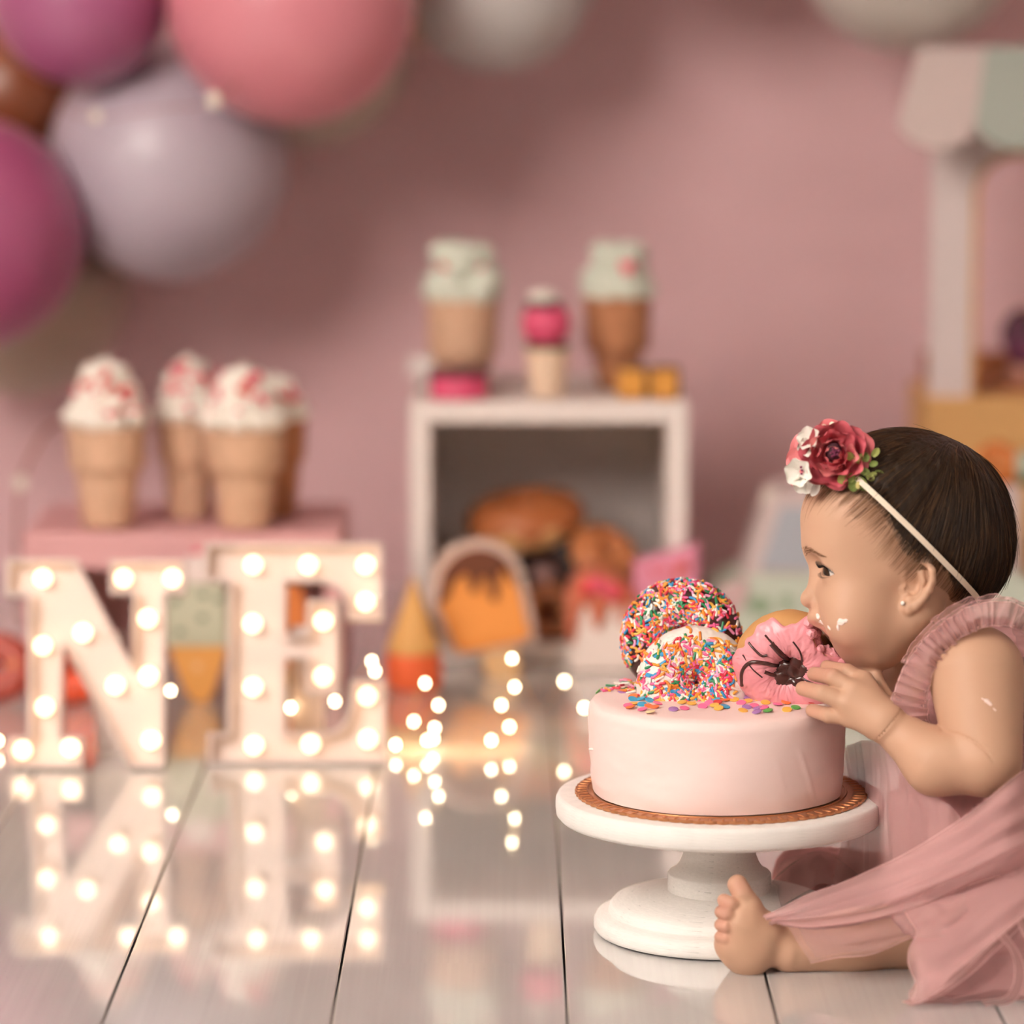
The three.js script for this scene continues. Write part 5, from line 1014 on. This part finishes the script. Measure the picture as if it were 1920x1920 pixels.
// ------------------------------------------------------------------ the dress
{
  const cloth = phys('#c99594', 0.9, { sheen: 0.4, sheenColor: col('#f3c9c4'), sheenRoughness: 0.5, side: THREE.DoubleSide });
  const tulle = phys('#d6a5a3', 0.85, { transparent: true, opacity: 0.46, side: THREE.DoubleSide, sheen: 0.5, sheenColor: col('#f6d2cd'), sheenRoughness: 0.5 });
  const tulleThin = phys('#dba9a5', 0.85, { transparent: true, opacity: 0.30, side: THREE.DoubleSide, sheen: 0.5, sheenColor: col('#f6d2cd'), sheenRoughness: 0.5 });
  const NX = [[1120, 1830], [1130, 1806], [1180, 1745], [1225, 1704], [1290, 1666], [1330, 1640], [1400, 1560], [1700, 1400]];
  const neckX = (y) => { if (y <= NX[0][0]) return 1830; for (let i = 1; i < NX.length; i++) if (y <= NX[i][0]) return lerp(NX[i - 1][1], NX[i][1], (y - NX[i - 1][0]) / (NX[i][0] - NX[i - 1][0])); return 1400; };
  const pleat = (x, y, w) => 3.2 * noise3(x / 40 + 5, y / 9, w / 40) * (1 - sstep(y, 1330, 1400)) + 4 * noise3(x / 11, y / 90, w / 11) * sstep(y, 1340, 1420);
  const bodiceD = (x, y, w) => smax(smax(torsoD(x, y, w) - 8 - pleat(x, y, w), (neckX(y) - x) * 0.75, 5), 1138 - y, 4);
  const skirtD = (x, y, w) => {
    let d = cap(x, y, w, J(1800, 1500, 0.03), J(1850, 1690, 0.03), 130, 200);
    d = smin(d, cap(x, y, w, J(1860, 1690, 0.075), J(1735, 1722, 0.10), 118, 78), 50);
    d = smin(d, cap(x, y, w, J(1860, 1690, -0.02), J(1740, 1690, -0.075), 110, 80), 50);
    d = smin(d, cap(x, y, w, J(1740, 1685, -0.075), J(1510, 1656, -0.115), 84, 70), 30);
    d = smin(d, ell(x, y, w, J(1900, 1760, 0.10), [170, 80, 130]), 40);
    d -= 6 * noise3(x / 30, y / 60, w / 30) + 3 * noise3(x / 12, y / 40, w / 12);
    return smax(d, -(heightOf(x, y, w) / S0 - 3), 4);
  };
  const dress = part('dress', mergeGeometries([netMesh(bodiceD, [1560, 1130, -330], [2090, 1560, 400], 4), netMesh(skirtD, [1440, 1480, -520], [2110, 1870, 420], 5)]), cloth);
  // a sheet through rows of points given as pixel and distance, with small folds
  function sheet(rows, o = {}) {
    const A = rows.map((r) => new THREE.CatmullRomCurve3(r.map((p) => at(...p)), false, 'centripetal')), U = o.u || 90, W = o.v || 60, p = [];
    const cols = []; for (let i = 0; i <= U; i++) cols.push(new THREE.CatmullRomCurve3(A.map((c) => c.getPoint(i / U)), false, 'centripetal'));
    for (let j = 0; j <= W; j++) for (let i = 0; i <= U; i++) p.push(cols[i].getPoint(j / W));
    const g = new THREE.BufferGeometry(), pos = new Float32Array(p.length * 3), ix = [];
    p.forEach((q, k) => q.toArray(pos, k * 3));
    for (let j = 0; j < W; j++) for (let i = 0; i < U; i++) { const k = j * (U + 1) + i; ix.push(k, k + 1, k + U + 1, k + 1, k + U + 2, k + U + 1); }
    g.setAttribute('position', new THREE.BufferAttribute(pos, 3)); g.setIndex(ix); g.computeVertexNormals();
    const nn = g.attributes.normal.array.slice(), amp = o.amp || 0.002, s = o.seed || 0, fu = o.fu || 5, fv = o.fv || 2;
    for (let j = 0; j <= W; j++) for (let i = 0; i <= U; i++) {
      const k = (j * (U + 1) + i) * 3, u = i / U, v = j / W, edge = o.pin ? Math.min(1, v * 3) : 1;
      const h = amp * edge * (Math.sin(fu * 6.283 * (v + 0.10 * noise3(u * 3, v * 3, s)) + 2 * noise3(u * 4 + s, v * 2, 3)) * 0.5 + noise3(u * fv * 2 + s, v * fu * 2, s + 4) * 0.9 + 0.10 * noise3(u * fv * 6, v * fu * 5 + s, s));
      for (let c = 0; c < 3; c++) pos[k + c] += nn[k + c] * h;
      if (pos[k + 1] < 0.002) pos[k + 1] = 0.002 + 0.0008 * (1 + noise3(u * 9, v * 9, s));
    }
    g.computeVertexNormals(); return g;
  }
  const hemCol = col('#dcb0ab'), hemMat = phys('#ffffff', 0.8, { vertexColors: true });
  function layer(rows, o, m = tulle) {
    const g = sheet(rows, o), U = o.u || 90, W = o.v || 60, p = g.attributes.position;
    obj('tulle_layer', g, m, dress);
    for (const side of o.hem || '') {                    // a rolled hem along the named edges
      const pts = [], n = side === 't' || side === 'b' ? U : W;
      for (let i = 0; i <= n; i++) { const k = side === 't' ? i : side === 'b' ? W * (U + 1) + i : side === 'l' ? i * (U + 1) : i * (U + 1) + U; pts.push(toFrame(V().fromBufferAttribute(p, k))); }
      obj('hem', strandMesh([[pts, 0.55, 0.55, hemCol]], 5), hemMat, dress);
    }
  }
  const drape = [
    [[1975, 1405, 0.11], [1890, 1466, 0.165], [1800, 1532, 0.168], [1700, 1590, 0.158], [1600, 1645, 0.150], [1500, 1684, 0.145], [1428, 1716, 0.140]],
    [[1975, 1500, 0.14], [1890, 1545, 0.185], [1800, 1600, 0.186], [1700, 1645, 0.176], [1600, 1684, 0.166], [1510, 1706, 0.158], [1438, 1722, 0.150]],
    [[1975, 1570, 0.15], [1890, 1600, 0.19], [1800, 1640, 0.19], [1700, 1682, 0.182], [1600, 1712, 0.172], [1520, 1724, 0.162], [1450, 1726, 0.152]],
    [[1975, 1618, 0.13], [1890, 1640, 0.175], [1800, 1668, 0.178], [1700, 1704, 0.174], [1600, 1730, 0.168], [1530, 1738, 0.160], [1462, 1730, 0.150]],
  ];
  layer(drape, { amp: 0.0036, fu: 3.4, fv: 1, seed: 3, u: 110, v: 80, hem: 'tb' });
  layer(drape.map((r) => r.map((p) => [p[0] + 6, p[1] + 8, p[2] - 0.010])), { amp: 0.0040, fu: 3.6, fv: 1.4, seed: 11, u: 110, v: 80 });
  // over the shin
  const shin = [
    [[1760, 1690, 0.165], [1690, 1700, 0.166], [1610, 1716, 0.163], [1540, 1726, 0.156], [1462, 1714, 0.146]],
    [[1755, 1720, 0.172], [1690, 1735, 0.172], [1620, 1750, 0.172], [1550, 1756, 0.167], [1480, 1742, 0.156]],
    [[1748, 1742, 0.174], [1690, 1766, 0.174], [1632, 1790, 0.176], [1568, 1796, 0.172], [1520, 1806, 0.168]],
  ];
  layer(shin, { amp: 0.0022, fu: 2.2, fv: 2, seed: 21, hem: 'b' }, tulleThin);
  layer(shin.map((r) => r.map((p) => [p[0] + 10, p[1] - 10, p[2] - 0.004])), { amp: 0.003, fu: 2.6, fv: 2, seed: 25 }, tulleThin);
  // the front puff that spills on the floor at the right
  const puff = [
    [[1700, 1712, 0.172], [1752, 1690, 0.180], [1820, 1664, 0.184], [1900, 1634, 0.178], [1990, 1596, 0.150]],
    [[1716, 1752, 0.188], [1762, 1738, 0.204], [1824, 1708, 0.208], [1900, 1668, 0.200], [1990, 1612, 0.170]],
    [[1702, 1806, 0.202], [1748, 1796, 0.216], [1812, 1758, 0.220], [1896, 1700, 0.212], [1990, 1630, 0.185]],
    [[1712, 1850, 0.212], [1744, 1836, 0.224], [1806, 1796, 0.226], [1892, 1722, 0.218], [1990, 1644, 0.192]],
    [[1688, 1886, 0.222], [1736, 1874, 0.230], [1798, 1830, 0.230], [1886, 1746, 0.222], [1990, 1656, 0.196]],
  ];
  layer(puff, { amp: 0.0042, fu: 1.8, fv: 2, seed: 31, u: 120, v: 90, hem: 'bl' });
  layer(puff.map((r, j) => r.map((p, i) => [p[0] + 4 + 5 * j - 2 * i, p[1] - 8 + 3 * i, p[2] - 0.009])), { amp: 0.0055, fu: 2.2, fv: 2.6, seed: 35, u: 120, v: 90, hem: 'b' });
  // the layers beneath, spread on the floor
  layer([
    [[1712, 1800, 0.176], [1780, 1790, 0.186], [1860, 1750, 0.190], [1930, 1710, 0.185], [1995, 1680, 0.17]],
    [[1720, 1836, 0.188], [1790, 1826, 0.200], [1866, 1800, 0.205], [1934, 1776, 0.200], [1995, 1750, 0.19]],
    [[1706, 1868, 0.206], [1786, 1864, 0.214], [1866, 1852, 0.216], [1934, 1842, 0.214], [1995, 1830, 0.21]],
    [[1700, 1888, 0.222], [1780, 1886, 0.222], [1862, 1874, 0.220], [1934, 1872, 0.220], [1995, 1866, 0.22]],
  ], { amp: 0.0055, fu: 2.4, fv: 3, seed: 41, u: 120, v: 80 });
  layer([
    [[1740, 1826, 0.15], [1820, 1800, 0.16], [1900, 1760, 0.165], [1990, 1700, 0.15]],
    [[1740, 1858, 0.17], [1820, 1850, 0.18], [1900, 1830, 0.185], [1990, 1800, 0.17]],
    [[1736, 1880, 0.205], [1820, 1876, 0.205], [1900, 1868, 0.205], [1990, 1860, 0.20]],
  ], { amp: 0.006, fu: 2.5, fv: 3, seed: 43 }, cloth);
  // two loose loops of hem
  layer([
    [[1868, 1752, 0.222], [1892, 1784, 0.232], [1904, 1830, 0.234], [1886, 1866, 0.232], [1840, 1878, 0.230]],
    [[1880, 1746, 0.214], [1908, 1782, 0.224], [1922, 1832, 0.226], [1900, 1874, 0.224], [1846, 1886, 0.226]],
  ], { amp: 0.0012, fu: 1, fv: 2, seed: 47, v: 16, hem: 'tb' });
  layer([
    [[1900, 1712, 0.212], [1926, 1760, 0.224], [1950, 1810, 0.226], [1940, 1852, 0.226]],
    [[1912, 1704, 0.204], [1942, 1756, 0.216], [1968, 1812, 0.218], [1952, 1862, 0.220]],
  ], { amp: 0.0012, fu: 1, fv: 2, seed: 49, v: 16, hem: 'tb' });
  layer([
    [[1700, 1700, 0.180], [1730, 1690, 0.186], [1770, 1688, 0.190], [1810, 1680, 0.190]],
    [[1680, 1722, 0.186], [1720, 1726, 0.202], [1768, 1720, 0.208], [1815, 1704, 0.204]],
    [[1692, 1748, 0.184], [1728, 1758, 0.204], [1772, 1756, 0.212], [1826, 1732, 0.210]],
  ], { amp: 0.003, fu: 1.5, fv: 2, seed: 45 }, tulleThin);
  // hanging folds between the stand and the child, and the part behind the stand
  layer([
    [[1586, 1398, -0.045], [1622, 1388, 0.02], [1668, 1404, 0.075], [1730, 1470, 0.11], [1800, 1530, 0.13]],
    [[1598, 1480, -0.05], [1630, 1480, 0.02], [1672, 1490, 0.08], [1730, 1535, 0.12], [1800, 1585, 0.15]],
    [[1590, 1570, -0.045], [1636, 1575, 0.03], [1680, 1580, 0.09], [1735, 1600, 0.13], [1800, 1640, 0.155]],
    [[1560, 1665, -0.04], [1632, 1670, 0.035], [1690, 1670, 0.10], [1740, 1670, 0.135], [1800, 1690, 0.155]],
  ], { amp: 0.0035, fu: 0.8, fv: 7, seed: 51, u: 140 });
  layer([
    [[1572, 1410, -0.08], [1600, 1396, -0.03], [1645, 1396, 0.04], [1700, 1430, 0.085]],
    [[1580, 1520, -0.085], [1612, 1520, -0.025], [1655, 1520, 0.05], [1705, 1540, 0.095]],
    [[1555, 1655, -0.08], [1600, 1660, -0.02], [1655, 1665, 0.06], [1710, 1660, 0.11]],
  ], { amp: 0.0035, fu: 0.8, fv: 8, seed: 55, u: 140 });
  layer([
    [[1432, 1700, -0.075], [1468, 1618, -0.08], [1530, 1588, -0.08], [1600, 1612, -0.07], [1660, 1640, -0.05]],
    [[1436, 1705, -0.04], [1470, 1640, -0.02], [1532, 1612, -0.02], [1600, 1636, -0.01], [1660, 1660, 0.0]],
    [[1445, 1712, 0.02], [1480, 1680, 0.06], [1540, 1660, 0.07], [1605, 1670, 0.07], [1660, 1685, 0.07]],
  ], { amp: 0.003, fu: 2, fv: 4, seed: 61 }, tulleThin);
  // gathered strap: a broad ribbon over the shoulder with ruffled edges
  function ruffle(line, o) {
    const C = new THREE.CatmullRomCurve3(line.map((p) => V(...toFrame(at(p[0], p[1], p[2] + 0.005)))), false, 'centripetal'), n = o.n || 300, W = 14, pos = [], ix = [], P = C.getPoints(n), hem = [[], []];
    for (let i = 0; i <= n; i++) {
      const t = i / n, T = V().subVectors(P[Math.min(i + 1, n)], P[Math.max(i - 1, 0)]).normalize(), w = o.w(t), nrm = V(0, 0, 1), B = V().crossVectors(nrm, T).normalize();
      const ph = i / n * o.waves * 6.283 + 3.2 * noise3(t * 17, o.seed, 2);
      for (let j = 0; j <= W; j++) {
        const v = j / W * 2 - 1, e = Math.abs(v), amp = o.amp * (0.25 + 0.75 * e) * (1 + 0.8 * noise3(t * 30, v, o.seed + 2)), q = P[i].clone().addScaledVector(B, v * w + 2.5 * noise3(t * 22, v * 2, o.seed));
        const h = amp * Math.sin(ph + v * 1.1 + 0.8 * noise3(t * 18, v * 2, o.seed + 5)); q.z += h + o.bulge * (1 - e * e); q.addScaledVector(T, amp * 0.38 * Math.cos(ph * 1.0 + v));
        pos.push(...toWorld(q.x, q.y, q.z).toArray()); if (j === 0) hem[0].push([q.x, q.y, q.z]); if (j === W) hem[1].push([q.x, q.y, q.z]);
        if (i < n && j < W) { const k = i * (W + 1) + j; ix.push(k, k + 1, k + W + 1, k + 1, k + W + 2, k + W + 1); }
      }
    }
    const g = new THREE.BufferGeometry(); g.setAttribute('position', new THREE.Float32BufferAttribute(pos, 3)); g.setIndex(ix); g.computeVertexNormals();
    if (o.hem) obj('ruffle_hem', strandMesh(hem.map((h) => [h, 0.6, 0.6, hemCol]), 5), hemMat, dress);
    return g;
  }
  const strap = [[1712, 1385, 0.090], [1704, 1330, 0.094], [1718, 1268, 0.098], [1752, 1214, 0.101], [1796, 1174, 0.104], [1850, 1152, 0.106], [1908, 1156, 0.102], [1965, 1190, 0.09]];
  const wid = (a, b) => (t) => lerp(a, b, sstep(t, 0, 0.55));
  obj('ruffled_strap', ruffle(strap, { w: wid(36, 21), waves: 23, amp: 8, bulge: 8, seed: 3, hem: 1 }), tulle, dress);
  obj('ruffled_strap', ruffle(strap.map((p) => [p[0] + 3, p[1] + 3, p[2] - 0.004]), { w: wid(34, 19), waves: 17, amp: 9, bulge: 6, seed: 8 }), tulleThin, dress);
  obj('ruffled_strap', ruffle(strap.slice(2).map((p) => [p[0] - 10, p[1] - 12, p[2] - 0.012]), { w: wid(20, 22), waves: 13, amp: 13, bulge: 4, seed: 12, hem: 1 }), tulleThin, dress);
  obj('ruffled_strap', ruffle(strap.map((p) => [p[0] - 2, p[1] - 4, p[2] - 0.002]), { w: wid(30, 23), waves: 27, amp: 9, bulge: 7, seed: 15, hem: 1 }), tulleThin, dress);
  obj('ruffled_strap', ruffle([[1915, 1165, 0.085], [1938, 1240, 0.085], [1945, 1330, 0.088], [1940, 1420, 0.10], [1915, 1480, 0.12]], { w: wid(20, 26), waves: 12, amp: 9, bulge: 5, seed: 18 }), tulle, dress);
}
renderer.render(scene, camera);
